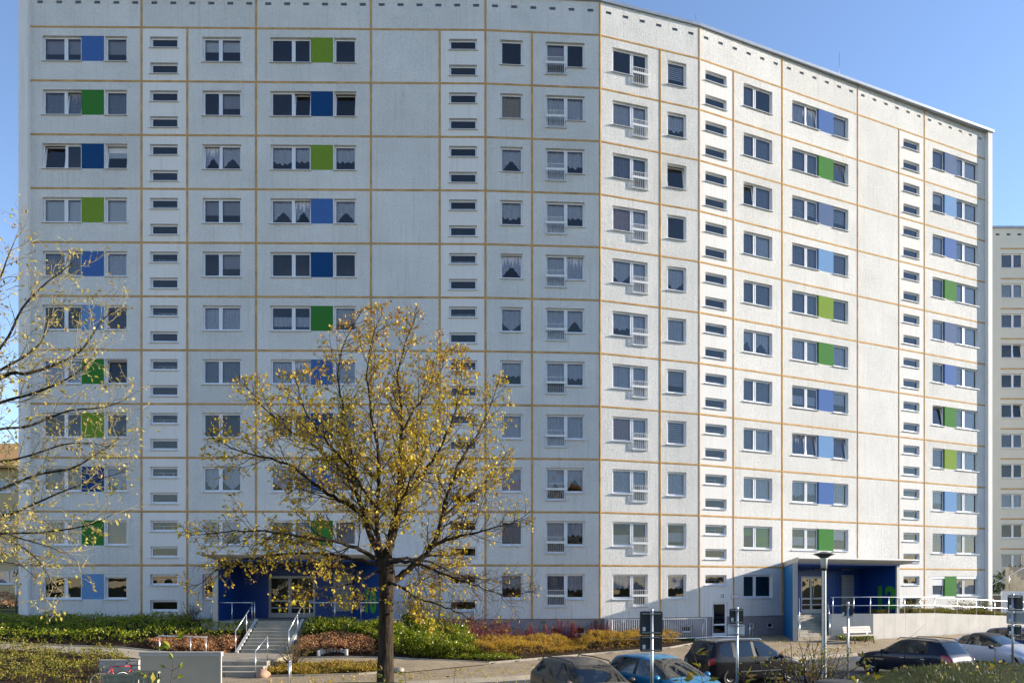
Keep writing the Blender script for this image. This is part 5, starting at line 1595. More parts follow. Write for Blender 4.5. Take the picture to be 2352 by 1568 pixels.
tag(link('grass', np_mesh('grass', Vg, np.arange(n * 3).reshape(n, 3), M['grass_blade'])), 'short grass on the near mound', 'grass', kind='stuff')

# fallen leaves on the paving, the road edge and the mound
rs = np.random.RandomState(77)
x1, y1 = scatter([(-9, 24), (-1, 24.5), (9, 29.5), (9, 33.5), (-1, 29.8), (-9, 27)], 900, rs)
x2, y2 = scatter([(3, 12), (14, 12), (22, 18), (20, 21), (9, 18)], 110, rs)
x3, y3 = scatter([(10, 33), (22, 39), (20, 40), (10, 38)], 220, rs)
x, y = np.concatenate([x1, x2, x3]), np.concatenate([y1, y2, y3])
z = Hfast(x, y) + .03 + .05 * (y < 22)
D = rs.normal(size=(len(x), 3)); D[:, 2] *= .15
tag(link('fallen_leaves', leaves_mesh('fallen_leaves', np.stack([x, y, z], 1), D, .075, M['leaf_linden'], None, (0, 0, 0), rs, width=.8)), 'scattered yellow leaves on the paving and grass', 'leaves', kind='stuff')
# ================================================================ STREET FURNITURE AND SMALL THINGS
plain('sign_back', (0.045, 0.045, 0.047), 0.6, var=0.12)
plain('sign_grey', (0.30, 0.30, 0.31), 0.5, .2, var=0.08)
def sign_post(label, px, py_top, Y, boards, group='traffic signs seen from behind', r=0.038, zg=None):
    p = P(px, py_top, Y); zg = H(p.x, Y) - .1 if zg is None else zg
    root = empty('traffic_sign', (p.x, Y, zg), label=label, cat='traffic sign', group=group)
    MB().tube([(0, 0, 0), (0, 0, p.z - zg)], r, 12).lathe([(r + .004, p.z - zg), (r + .004, p.z - zg + .03), (0, p.z - zg + .045)], 12).build('pole', M['galv'], root)
    s = F / Y
    for (shape, x0, x1, y0, y1, mat, turn) in boards:
        cx, w_ = ((x0 + x1) / 2 - px) / s, (x1 - x0) / s; zc = CAMZ - ((y0 + y1) / 2 - HZ) / s - zg; h_ = (y1 - y0) / s
        T = Matrix.Translation((cx * 0, 0.0, zc)) @ Matrix.Rotation(R(turn), 4, 'Z') @ Matrix.Translation((cx, .06, 0))
        mb = MB()
        if shape == 'r': 
            c_ = .03; poly = [(-w_ / 2 + c_, -h_ / 2), (w_ / 2 - c_, -h_ / 2), (w_ / 2, -h_ / 2 + c_), (w_ / 2, h_ / 2 - c_), (w_ / 2 - c_, h_ / 2), (-w_ / 2 + c_, h_ / 2), (-w_ / 2, h_ / 2 - c_), (-w_ / 2, -h_ / 2 + c_)]
        else: poly = [(w_ / 2 * math.cos(a_), w_ / 2 * math.sin(a_)) for a_ in np.linspace(0, 2 * math.pi, 33)[:-1]]
        mb.prism(poly, 0.0, 0.012)
        b = mb.build('sign_board', M[mat], root, T)
        br = MB()
        for zz in (-h_ * .40, h_ * .40):
            MB().box(-w_ * .42, w_ * .42, -.022, -.002, zz - .014, zz + .014).build('bracket', M['galv'], b)
        MB().box(-w_ * .38, -w_ * .38 + .07, -.004, -.001, -h_ * .33, -h_ * .33 + .1).build('sticker', M['sign_white'], b)
        MB().box(-r - .012, r + .012, -r - .02, .055, zc - .02 + h_ * .38, zc + .02 + h_ * .38).box(-r - .012, r + .012, -r - .02, .055, zc - .02 - h_ * .38, zc + .02 - h_ * .38).build('clamp', M['galv'], root)
    return root
sign_post('tall post with two black sign backs one above the other, before the blue car', 1497, 1401, 17.5, [('r', 1471, 1523, 1403, 1458, 'sign_back', 0), ('r', 1471, 1522, 1459, 1496, 'sign_back', 0)])
sign_post('post with dark square sign back and white board below, before the black people carrier', 1693, 1396, 20.0, [('r', 1677, 1709, 1397, 1432, 'sign_back', 0), ('r', 1673, 1712, 1433.5, 1459, 'sign_white', 0)])
sign_post('post with a round dark sign back beside the bench', 1947.5, 1384, 24.4, [('o', 1932, 1961, 1385, 1418, 'sign_back', -25)])
sign_post('post with three stacked signs seen edge-on at the right edge', 2326, 1365, 24.0, [('r', 2314, 2345, 1366, 1402, 'sign_back', -55), ('r', 2312, 2348, 1403, 1432, 'sign_grey', -55), ('r', 2314, 2342, 1434, 1460, 'sign_back', -55)])

# ---- street lamp
Y = 21.6; p = P(1892.5, 1268, Y); zg = H(p.x, Y) - .1
lamp = empty('street_lamp', (p.x, Y, zg), label='tall grey street lamp with wide disc hood in front of the blue porch', cat='street lamp')
hh = p.z - zg; s = F / Y
zt = lambda py: CAMZ - (py - HZ) / s - zg
MB().lathe([(.075, 0), (.072, 1.0), (.070, 1.05), (.062, zt(1305))], 16).build('pole', M['galv'], lamp)
plain('lamp_glass', (0.62, 0.60, 0.54), 0.25, var=.05)
MB().lathe([(.0, zt(1304)), (.085, zt(1304)), (.095, zt(1290)), (.105, zt(1280)), (.10, zt(1279)), (0, zt(1279))], 20).build('diffuser', M['lamp_glass'], lamp)
MB().lathe([(.065, zt(1310)), (.085, zt(1304) - .002), (.085, zt(1301)), (0.07, zt(1301))], 16).build('collar', M['black'], lamp)
plain('lamp_hood', (0.10, 0.10, 0.10), 0.4, 0.3, var=.1)
MB().lathe([(.10, zt(1281)), (.19, zt(1276)), (.315, zt(1272.6)), (.32, zt(1271.6)), (.26, zt(1270.4)), (.12, zt(1267.6)), (.09, zt(1266.5)), (0, zt(1266))], 32).build('hood', M['lamp_hood'], lamp)

# ---- bench
q = P(1970, 1470, 38.9); gz = H(q.x, q.y) + .016
bench = empty('park_bench', (q.x, q.y, gz), rz=R(21), label='wooden slatted bench in front of the shaded concrete wall', cat='bench')
plain('bench_wood', (0.70, 0.58, 0.47), 0.6, var=.2, nscale=6)
mb = MB()
for i in range(4): mb.box(-.98, .98, -.48 + i * .115, -.48 + i * .115 + .10, .42, .455)
mb.build('seat', M['bench_wood'], bench)
mb = MB()
Tb = Matrix.Translation((0, 0.02, .55)) @ Matrix.Rotation(R(-16), 4, 'X')
for i in range(3): mb.box(-.98, .98, -.018, .018, i * .125, i * .125 + .105, 0, Tb)
mb.build('backrest', M['bench_wood'], bench)
for sx in (-.68, .68):
    for (y0, y1) in ((-.44, -.34), (-.02, .12)):
        MB().tube([(sx, (y0 + y1) / 2 + (.0 if y0 < -.1 else -.06), .42), (sx, (y0 + y1) / 2 + (-.08 if y0 < -.1 else .10), 0.0)], .03, 6).build('leg', M['black'], bench)
    MB().tube([(sx, -.40, .405), (sx, .0, .405), (sx, .035, .56), (sx, .14, .92)], .022, 6).build('backrest_bracket', M['galv'], bench)

# ---- grey box, concrete fence, low wall, bicycles
plain('box_grey', (0.46, 0.42, 0.31), 0.8, var=0.10, nscale=1.0, bump=.002)
Yb = 22.3; a = P(319, 1497, Yb); b = P(508, 1497, Yb)
bx = empty('screen_wall', (a.x, Yb, 0.0), label='large grey screen wall with a pale top rim at the bottom left', cat='screen wall')
Wb = b.x - a.x; zt_ = a.z
MB().box(0.03, Wb - .03, .03, .13, -.5, zt_ - .13).build('side_panel', M['box_grey'], bx)
mb = MB(); mb.box(0, Wb, 0.0, .16, zt_ - .128, zt_ - .02).box(Wb - .06, Wb - .005, -.002, .028, -.5, zt_ - .13); mb.prism([(0.0, zt_ - .018), (Wb, zt_ - .018), (Wb, zt_ + .01), (0, zt_ + .01)], -.02, .18)
mb.build('rim', M['concrete_pale'], bx)
def conc_fence(px0, px1, pyt, Y, label, slots):
    a, b = P(px0, pyt, Y), P(px1, pyt, Y); w_ = b.x - a.x
    f_ = empty('concrete_fence', (a.x, Y, 0), label=label, cat='fence', group='mossy concrete fence panels')
    mb = MB(); mb.box(0, w_, .0, .10, a.z - .22, a.z); mb.box(-.02, w_ + .02, -.03, .13, a.z - .05, a.z + .0)
    if slots:
        n = int(w_ / .115)
        for i in range(n): mb.box(w_ * (i + .2) / n, w_ * (i + .75) / n, .02, .08, -.4, a.z - .22)
        mb.box(0, w_, .03, .07, -.4, a.z - .8)
    else: mb.box(0, w_, .02, .08, -.4, a.z - .22)
    mb.box(w_ - .06, w_ - .0, -.012, .112, -.4, a.z - .051).box(0, .06, -.012, .112, -.4, a.z - .051)
    mb.build('panel', M['concrete_old'], f_)
conc_fence(236, 303, 1548, 19.4, 'solid mossy concrete fence panel at the bottom left edge', False)
conc_fence(304.5, 362, 1541, 19.0, 'slotted mossy concrete fence panel beside the grey screen wall', True)
a, b = P(228, 1517, 25.2), P(318, 1517, 25.2)
lw = empty('low_wall', (a.x, 25.2, 0), label='low pale wall behind the bicycles', cat='wall')
MB().box(0, b.x - a.x, 0, .12, -.1, a.z).build('panel', M['concrete_pale'], lw)
MB().box(-.02, b.x - a.x + .02, -.02, .14, a.z + .002, a.z + .04).build('cap', M['concrete_pale'], lw)

plain('tyre', (0.012, 0.012, 0.012), 0.8, var=.1)
plain('bike_red', (0.55, 0.02, 0.02), 0.3, var=.03)
plain('bike_white', (0.6, 0.6, 0.6), 0.3, var=.03)
def torus(mb, c, r, rr, n=28, k=6, axis='y', mi=0):
    pts = []
    for i in range(n + 1):
        t_ = 2 * math.pi * i / n
        pts.append((c[0] + r * math.cos(t_), c[1], c[2] + r * math.sin(t_)) if axis == 'y' else (c[0], c[1] + r * math.cos(t_), c[2] + r * math.sin(t_)))
    mb.tube(pts, rr, k, mi, cap=False)
def bicycle(label, x, y, rz, frame, low=False):
    root = empty('bicycle', (x, y, H(x, y)), rz=rz, label=label, cat='bicycle')
    R_ = .34
    for nm, cx in (('wheel', -.52), ('wheel', .52)):
        mb = MB(); torus(mb, (cx, 0, R_), R_ - .02, .021); wl = mb.build(nm, M['tyre'], root)
        mb = MB()
        torus(mb, (cx, 0, R_), R_ - .05, .009)
        for i in range(12):
            t_ = math.pi * i / 6; mb.tube([(cx, 0.02 * (-1) ** i, R_), (cx + (R_ - .05) * math.cos(t_), 0, R_ + (R_ - .05) * math.sin(t_))], .0022, 3, cap=False)
        mb.build('rim', M['galv'], wl)
    mb = MB()
    bb, st, hd, hd2 = (-.08, 0, .29), (-.22, 0, .82), (.36, 0, .80), (.39, 0, .68)
    for a_, b_, r_ in ((bb, st, .016), (st, hd, .016), (bb, hd2, .02), (bb, (-.52, 0, R_), .011), ((-.2, 0, .75), (-.52, 0, R_), .010), ((.345, 0, .88), (.41, 0, .62), .018)): mb.tube([a_, b_], r_, 8)
    mb.build('frame', M[frame], root)
    MB().tube([(.41, .04, .62), (.47, .045, .45), (.52, .04, R_)], .012, 6).tube([(.41, -.04, .62), (.47, -.045, .45), (.52, -.04, R_)], .012, 6).box(.395, .425, -.05, .05, .61, .64).build('fork', M['bike_white'], root)
    MB().tube([(.34, 0, .88), (.33, 0, .98)], .014, 6).tube([(.30, -.29, 1.0), (.34, -.1, .99), (.34, .1, .99), (.30, .29, 1.0)], .012, 6).build('handlebar', M['black'], root)
    mb = MB(); mb.slab([(-.36, -.07), (-.36, .07), (-.18, .035), (-.06, .015), (-.06, -.015), (-.18, -.035)], .90, .945); mb.tube([(-.22, 0, .82), (-.235, 0, .90)], .013, 6)
    mb.build('saddle', M['black'], root)
    MB().tube([(-.08, .04, .29), (-.08, .055, .29)], .085, 14).tube([(-.08, .06, .29), (.05, .07, .18)], .01, 5).tube([(-.08, -.06, .29), (-.2, -.07, .40)], .01, 5).box(.02, .08, .06, .14, .165, .19).box(-.24, -.17, -.15, -.07, .39, .41).build('crankset', M['galv'], root)
bq = P(272, 1560, 23.6); bicycle('red bicycle parked in front of the low pale wall', bq.x, 23.6, R(38), 'bike_red')
bq = P(316, 1560, 23.9); bicycle('dark bicycle half hidden behind the grey screen wall', bq.x, 23.9, R(55), 'black')

# handrail at the pavement, stones, planter
railing([(P(664, 1568, 24.2).x, 24.2, 0.12), (P(668, 1568, 25.0).x, 25.0, 0.12)], [0.05, .95], .85, 'short steel hoop handrail on the pavement at the bottom edge', mid=False)
def stone(label, x, y, r, seed, mat):
    rs = np.random.RandomState(seed); bm = bmesh.new(); bmesh.ops.create_icosphere(bm, subdivisions=3, radius=1)
    for v in bm.verts:
        k = 1 + .12 * math.sin(v.co.x * 3 + seed) + .1 * math.sin(v.co.y * 4 + v.co.z * 3); v.co = Vector((v.co.x * r * 1.25 * k, v.co.y * r * k, v.co.z * r * .8 * k))
    me = bpy.data.meshes.new('boulder'); bm.to_mesh(me); bm.free(); me.materials.append(M[mat])
    for f in me.polygons: f.use_smooth = True
    o = link('boulder', me); o.location = (x, y, H(x, y) + r * .45); tag(o, label, 'boulder')
plain('boulder', (0.42, 0.26, 0.17), .85, var=.25, nscale=4, bump=.01, bscale=10)
stone('rounded orange brown boulder at the foot of the lower handrail', -9.5, 27.15, .24, 2, 'boulder')
stone('small grey boulder at the tip of the yellow wedge bed', -4.55, 28.6, .15, 5, 'concrete')
pl = empty('planter_ring', (-7.9, 31.25, H(-7.9, 31.25)), label='curved row of pale palisade stones below the pink shrubs', cat='planter')
mb = MB()
for i in range(13):
    a_ = math.pi * (0.02 + .96 * i / 12); c = Vector((math.cos(a_) * .62, .45 * math.sin(a_) + .05, 0))
    mb.tube([(c.x, c.y, -.1), (c.x, c.y, .30 + .03 * math.sin(i * 2))], .07, 8)
mb.build('palisade', M['concrete_pale'], pl)

# ---- facade fittings
MBB = lambda sec, px, z, d=0: BI @ sec.M @ Matrix.Translation((sec.u(px), -d, z))
o = MB().tube([(0, .03, 1.15), (0, -.07, 1.12), (0, -.09, 1.05), (0, -.09, .1), (0, .0, .0)], .045, 10).box(-.06, .06, -.06, .02, .55, .58).build('drain_pipe', M['galv'], bld, MBB(SA, 1114, 1.2) @ Matrix.Translation((-.55, 0, 0)))
mb = MB(); mb.box(0, .30, -.02, .02, 0, .17, 0)
for q_ in range(4): mb.box(.02, .28, -.028, -.021, .025 + q_ * .035, .04 + q_ * .035, 1)
mb.build('air_vent', [M['grey_metal'], M['black']], bld, MBB(SB, 1241, 1.52, -.06))
MB().lathe([(.16, 0), (.155, .05), (.12, .10), (.06, .13), (0, .135)], 16, M=Matrix.Rotation(R(90), 4, 'X')).build('wall_lamp', M['lamp_glass'], bld, MBB(SC, 1431, 1.62, -.06))
mb = MB(); mb.box(0, .34, -.03, 0, 0, .34); npl = mb.build('house_number_plate', M['sign_white'], bld, MBB(SD, 1652, 2.78))
text('12', .27, 'black', npl, Matrix.Translation((.035, -.034, .075)) @ STAND, .002, .008)
for sec, px, nm in ((SD, 1679.5, 0), (SA, 1084, 1), (SD, 2115, 2)):
    mb = MB(); mb.box(0, .56, -.012, 0, 0, .24, 0); mb.box(.02, .54, -.016, -.0125, .02, .22, 1); mb.box(.08, .48, -.019, -.0165, .10, .115, 0)
    mb.build('notice_plate', [M['sign_red'], M['sign_white']], bld, MBB(sec, px, 2.78 if nm != 2 else 2.55))
glazed_door(DOORC[1] - DOORC[0], 2.0, bld, BI @ SD.M @ Matrix.Translation((DOORC[0], .08, DOORC[2])), leaves=1, mat='upvc')

# white area railing in front of the cellar windows
def area_rail():
    a = SC.at(SC.u(1389), .95, 0); b = SC.at(SC.L * 0.98, .95, 0); c = SC.at(SC.u(1389), .08, 0)
    z0 = .62; h_ = 1.15
    root = empty('area_railing', (a.x, a.y, z0), label='white barred railing round the cellar pit before the plinth', cat='railing')
    A = Vector((0, 0, 0)); B = b - a; C = c - a
    mb = MB()
    for p_, q_ in ((C, A), (A, B)):
        for z in (.12, h_): mb.tube([p_ + Vector((0, 0, z)), q_ + Vector((0, 0, z))], .025, 8)
    mb.build('rail', M['white_paint'], root)
    mb = MB()
    for p_, q_ in ((C, A), (A, B)):
        n_ = int((q_ - p_).length / .125)
        for i in range(n_ + 1):
            t_ = p_.lerp(q_, i / n_); mb.tube([t_ + Vector((0, 0, .12)), t_ + Vector((0, 0, h_))], .010 if i % n_ else .025, 5)
    mb.build('bar', M['white_paint'], root)['kind'] = 'stuff'
    for t_ in (C, A, A.lerp(B, .5), B): MB().tube([t_ + Vector((0, 0, -.1)), t_ + Vector((0, 0, h_))], .026, 8).build('post', M['white_paint'], root)
area_rail()
# bicycle hoops by the cellar door
for k, (px, Y_, lb) in enumerate(((1618, 38.6, 'steel bicycle hoop left of the cellar door'), (1700, 38.9, 'first steel bicycle hoop right of the cellar door'), (1725, 39.2, 'second steel bicycle hoop right of the cellar door'))):
    q = P(px, 1460, Y_); gz = H(q.x, Y_)
    tag(MB().tube([(-.35, 0, -.1), (-.35, 0, .6), (-.25, 0, .8), (0, 0, .86), (.25, 0, .68), (.38, 0, .3), (.4, 0, -.1)], .022, 8).build('bicycle_hoop', M['steel_rail'], None, Matrix.Translation((q.x, Y_, gz)) @ Matrix.Rotation(R(60), 4, 'Z')), lb, 'bicycle stand', 'bicycle hoops by the cellar door')
# manhole cover in the grass
q = PZ(1942, 1533, 2.02); q = Vector((q.x * .985, q.y, 0)); gz = H(q.x, q.y)
tag(MB().lathe([(.0, .06), (.40, .06), (.42, .05), (.45, .02), (.45, -.05)], 24).build('manhole_cover', M['black'], None, Matrix.Translation((q.x, q.y, gz))), 'round dark manhole cover in the grass of the mound', 'manhole cover')
# ================================================================ CARS
def paint(name, col, metal=0.0, rough=0.34, dirt=0.03):
    t = NT(name); c = (*col, 1)
    n = t.noise(2.2, 5, .7)
    d = tuple(x * (1 - dirt) + 0.10 * dirt for x in col) + (1,)
    t.col(t.ramp(n, [(.35, c), (.75, d)])).metal(metal)
    t.rough(t.math('ADD', t.math('MULTIPLY', n, 0.12), rough - .05))
    t.spec(.15); t.b.inputs['Coat Weight'].default_value = 0.45; t.b.inputs['Coat Roughness'].default_value = 0.04
    M[name] = t.m
paint('paint_taupe', (0.10, 0.08, 0.063)); paint('paint_blue', (0.012, 0.19, 0.36)); paint('paint_black', (0.008, 0.007, 0.009), dirt=.0)
paint('paint_navy', (0.010, 0.013, 0.030), .3); paint('paint_white', (0.58, 0.58, 0.64), .25); paint('paint_darkblue', (0.012, 0.035, 0.14), .3)
plain('black_plastic', (0.02, 0.02, 0.021), .55, var=.15); plain('chrome', (0.75, 0.75, 0.76), .12, 1.0, var=.03)
plain('red_lamp', (0.42, 0.010, 0.012), .15, var=.15, coat=.6); plain('clear_lamp', (0.62, 0.64, 0.66), .12, .4, var=.08, coat=1)
plain('seat_cloth', (0.05, 0.05, 0.055), .9, var=.2); plain('alloy', (0.42, 0.42, 0.43), .35, .7, var=.08); plain('steel_rim', (0.22, 0.20, 0.17), .5, .5, var=.25)
plain('number_plate', (0.75, 0.75, 0.72), .4, var=.02)

def car(name, label, x, y, heading, L, W, Hh, wb, fo, st, mats, rails=False, rim='alloy', wr=.31, parts=None, cat='car', zoff=0.0):
    """st rows: (x_low, x_belt, x_top, z_belt, z_top, w_mid, w_top, side, top, low); x measured back from the nose"""
    root = empty(name, (x, y, zoff), rz=R(heading), label=label, cat=cat, group='parked cars')
    cx = L / 2
    bm = bmesh.new()
    crl = bm.edges.layers.float.new('crease_edge')
    rings = []
    NPT = 10
    for (xl, xb, xt, zb, zt, wm, wt, sd, tp_, lo) in st:
        z0 = 0.20
        pts = [(xl, 0, z0), (xl, wm * .82, z0), (xl, wm * .965, z0 + .09), (xl + (xb - xl) * .3, wm * .995, z0 + .09 + (zb - z0 - .09) * .35), (xl + (xb - xl) * .75, wm, z0 + .09 + (zb - z0 - .09) * .74),
               (xb, wm * .972, zb), (xb + (xt - xb) * .06, min(wm * .945, wm * .972), zb + (zt - zb) * .05), (xt + (xb - xt) * .09, wt + (wm * .945 - wt) * .10, zt - (zt - zb) * .10), (xt, wt * .88, zt), (xt, 0, zt + .018)]
        if zt - zb < .25:
            pts[6] = (xb, wm * .93, zb + (zt - zb) * .45); pts[7] = (xt, wt + .02, zb + (zt - zb) * .85); pts[8] = (xt, wt * .85, zt); pts[9] = (xt, 0, zt + .012)
        r_ = []
        for (px_, py_, pz_) in pts: r_.append(bm.verts.new((cx - px_, py_, pz_)))
        l_ = [r_[0]] + [bm.verts.new((v.co.x, -v.co.y, v.co.z)) for v in r_[1:-1]] + [r_[-1]]
        rings.append((r_, l_))
    # 0 paint 1 side glass 2 windscreen 3 rear glass 4 black 5 red lamp 6 head lamp 7 plastic
    code = {'p': 0, 'g': 1, 'w': 2, 'r': 3, 'k': 4, 't': 5, 'h': 6, 'b': 7}
    for i in range(len(st) - 1):
        sd, tp_, lo = st[i][7:10]
        for side in (0, 1):
            a, b = rings[i][side], rings[i + 1][side]
            for j in range(NPT - 1):
                vs = [a[j], a[j + 1], b[j + 1], b[j]]
                if side == 0: vs = vs[::-1]
                f = bm.faces.new(vs); f.smooth = True
                if j <= 1: m_ = 7
                elif j == 2: m_ = code[lo] if lo in 'b' else (0 if lo != 't' else 0)
                elif j in (3, 4, 5): m_ = code[lo] if ((lo == 'h' and j in (3, 4)) or (lo == 't' and j in (4, 5))) else 0
                elif j == 6: m_ = code[sd]
                elif j in (7, 8): m_ = code[tp_] if not (tp_ in 'wr' and j == 7 and False) else 0
                else: m_ = 0
                if tp_ in 'wr' and j == 6 and sd == 'p': m_ = 0
                f.material_index = m_
    for k, flip in ((0, False), (-1, True)):
        r_, l_ = rings[k]
        for j in range(NPT - 1):
            if j == 0: vs = [r_[0], r_[1], l_[1]]
            elif j == NPT - 2: vs = [r_[j], r_[j + 1], l_[j]]
            else: vs = [r_[j], r_[j + 1], l_[j + 1], l_[j]]
            if flip: vs = vs[::-1]
            f = bm.faces.new(vs); f.smooth = True; f.material_index = 7 if j <= 2 else 0
    bmesh.ops.recalc_face_normals(bm, faces=bm.faces)
    for e in bm.edges:
        ms = {f.material_index for f in e.link_faces}
        if len(ms) > 1 and ms & {1, 2, 3}: e[crl] = 0.45
        elif len(ms) > 1: e[crl] = 0.5
    me = bpy.data.meshes.new('body'); bm.to_mesh(me); bm.free()
    names = [mats[0], 'car_glass', 'car_glass', 'car_glass', 'black', 'red_lamp', 'clear_lamp', 'black_plastic']
    for n_ in names: me.materials.append(M[n_])
    tmp = link('tmp', me)
    ms = tmp.modifiers.new('s', 'SUBSURF'); ms.levels = 2; ms.render_levels = 2
    # wheel pockets
    cu = MB()
    for wx in (cx - fo, cx - fo - wb):
        for s_ in (1, -1):
            cu.tube([(wx, s_ * (W / 2 - .30), wr + .01), (wx, s_ * (W / 2 + .2), wr + .01)], wr + .065, 28, 4)
    cm = cu.mesh('cut', [M[n_] for n_ in names]); co = link('cut', cm)
    mbn = tmp.modifiers.new('b', 'BOOLEAN'); mbn.operation = 'DIFFERENCE'; mbn.object = co; mbn.solver = 'EXACT'
    dg = bpy.context.evaluated_depsgraph_get(); ev = tmp.evaluated_get(dg)
    full = bpy.data.meshes.new_from_object(ev)
    bpy.data.objects.remove(tmp); bpy.data.objects.remove(co)
    bm = bmesh.new(); bm.from_mesh(full)
    # islands by material class
    bm.faces.ensure_lookup_table()
    seen = set(); comps = {}
    for f in bm.faces:
        if f.index in seen: continue
        m_ = f.material_index
        cls = m_ if m_ in (1, 2, 3, 5, 6) else 0
        stack = [f]; seen.add(f.index); comp = []
        while stack:
            q = stack.pop(); comp.append(q)
            if cls == 0: pass
            for e in q.edges:
                for g_ in e.link_faces:
                    if g_.index in seen: continue
                    m2 = g_.material_index; c2 = m2 if m2 in (1, 2, 3, 5, 6) else 0
                    if c2 == cls: seen.add(g_.index); stack.append(g_)
        comps.setdefault(cls, []).append(comp)
    def sub(name_, faces, mat_list, parent):
        idx = {}; V_ = []; F_ = []; mi_ = []
        for f in faces:
            q = []
            for v in f.verts:
                if v.index not in idx: idx[v.index] = len(V_); V_.append(tuple(v.co))
                q.append(idx[v.index])
            F_.append(q); mi_.append(f.material_index if len(mat_list) > 1 else 0)
        mm = bpy.data.meshes.new(name_); mm.from_pydata(V_, [], F_)
        for q in mat_list: mm.materials.append(M[q])
        mm.polygons.foreach_set('material_index', mi_); mm.polygons.foreach_set('use_smooth', [True] * len(F_)); mm.update()
        return link(name_, mm, parent)
    bm.verts.index_update()
    sub('body', [f for c_ in comps.get(0, []) for f in c_], names, root)
    nmz = {1: 'side_window', 2: 'windscreen', 3: 'rear_window', 5: 'tail_light', 6: 'headlight'}
    for cls in (1, 2, 3, 5, 6):
        for comp in comps.get(cls, []):
            if sum(f.calc_area() for f in comp) < .004: continue
            sub(nmz[cls], comp, [names[cls]], root)
    bm.free(); bpy.data.meshes.remove(full)
    # wheels
    wm_t, wm_r = MB(), MB()
    My = Matrix.Rotation(R(90), 4, 'X')
    wm_t.lathe([(wr * .66, -.10), (wr * .96, -.105), (wr, -.07), (wr, .07), (wr * .96, .105), (wr * .66, .10), (wr * .62, .06)], 28, M=My)
    wm_r.lathe([(wr * .68, .095), (wr * .64, .085), (wr * .60, .05), (wr * .20, .045), (wr * .17, .075), (0, .08)], 28, M=My, mi=1 if rim == 'alloy' else 0)
    if rim == 'alloy':
        for k in range(6):
            T = My @ Matrix.Rotation(k * math.pi / 3, 4, 'Z')
            wm_r.box(.02, wr * .66, -.026, .026, .066, .092, 0, T)
    else:
        for k in range(8):
            T = My @ Matrix.Rotation(k * math.pi / 4, 4, 'Z'); wm_r.box(wr * .38, wr * .5, -.02, .02, .048, .052, 1, T)
        wm_r.lathe([(wr * .56, .055), (wr * .50, .075), (wr * .36, .075), (wr * .30, .05)], 28, M=My)
    tm = wm_t.mesh('tyre', M['tyre']); rm = wm_r.mesh('rim', [M[rim], M['black']])
    for wx in (cx - fo, cx - fo - wb):
        for s_ in (1, -1):
            T = Matrix.Translation((wx, s_ * (W / 2 - .125), wr)) @ Matrix.Rotation(0 if s_ < 0 else math.pi, 4, 'Z')
            wh = link('wheel', tm, root, T); link('rim', rm, wh)
    # interior: floor tub and seats
    mb = MB(); mb.box(-L * .36, L * .26, -W * .40, W * .40, .30, .36); mb.box(L * .17, L * .27, -W * .38, W * .38, .36, st[4][3] - .04)
    mb.build('dashboard', M['seat_cloth'], root)
    for (sx, sy) in ((.02, .20), (.02, -.20), (-.20, .20), (-.20, -.20)):
        mb = MB(); X = L * sx; Yy = W * sy
        T = Matrix.Translation((X, Yy, .38))
        mb.box(-.05, .45, -.22, .22, 0, .18, 0, T)
        T2_ = T @ Matrix.Translation((-.05, 0, .1)) @ Matrix.Rotation(R(-12), 4, 'Y')
        mb.prism([(-.06, 0), (.06, 0), (.05, .55), (-.03, .58)], -.21, .21, 0, T2_); mb.prism([(-.05, .60), (.05, .60), (.04, .78), (-.03, .79)], -.12, .12, 0, T2_)
        mb.build('seat', M['seat_cloth'], root)
    # mirrors, handles, rails, plates, wipers
    zb = st[4][3]; xm = cx - st[4][1] - .28
    for s_ in (1, -1):
        mb = MB(); bmm = bmesh.new(); bmesh.ops.create_uvsphere(bmm, u_segments=12, v_segments=8, radius=1)
        vs = [(v.co.x * .07 + xm, v.co.y * .12 + s_ * (W / 2 + .08), v.co.z * .085 + zb + .07) for v in bmm.verts]; fs = [[v.index for v in f.verts] for f in bmm.faces]; bmm.free()
        mb.v = vs; mb.f = fs; mb.m = [0] * len(fs); mb.sm = [True] * len(fs)
        mb.box(xm - .03, xm + .03, min(s_ * (W / 2 - .06), s_ * (W / 2 + .04)), max(s_ * (W / 2 - .06), s_ * (W / 2 + .04)), zb + .01, zb + .05)
        mb.build('wing_mirror', M[mats[1]], root)
    for s_ in (1, -1):
        for fx in parts.get('handles', ()):
            MB().tube([(cx - fx, s_ * (W / 2 - .01), zb - .13), (cx - fx - .05, s_ * (W / 2 + .022), zb - .125), (cx - fx - .16, s_ * (W / 2 + .022), zb - .12), (cx - fx - .2, s_ * (W / 2 - .01), zb - .12)], .014, 6).build('door_handle', M[parts.get('hmat', 'black_plastic')], root)
        # panel gaps as thin dark grooves proud by a hair
        for fx in parts.get('gaps', ()):
            MB().box(cx - fx - .004, cx - fx + .004, s_ * (W / 2 - .012) - .012, s_ * (W / 2 - .012) + .012, .36, zb - .03).build('door_gap', M['black'], root)
        if parts.get('strip'):
            MB().box(cx - fo - wb + wr + .12, cx - fo - wr - .12, s_ * (W / 2 + .002) - .010, s_ * (W / 2 + .002) + .010, .50, .535).build('trim_strip', M['chrome'], root)
        if rails:
            xa, xb_ = cx - rails[0], cx - rails[1]; yw = s_ * (rails[2]); zr = rails[3]
            MB().tube([(xa, yw, zr - .05), (xa - .12, yw, zr + .03), ((xa + xb_) / 2, yw, zr + .055), (xb_ + .12, yw, zr + .03), (xb_, yw, zr - .05)], .017, 8).build('roof_rail', M[rails[4]], root)
    zp = parts.get('plate_z', .42)
    MB().box(cx - .005, cx + .018, -.26, .26, .36, .47).build('number_plate', M['number_plate'], root)
    MB().box(-cx - .018, -cx + .004, -.26, .26, zp, zp + .11).build('number_plate', M['number_plate'], root)
    MB().box(cx - .05, cx + .010, -.40, .40, .52, .60).build('grille', M['black'], root)
    ws = st[4]
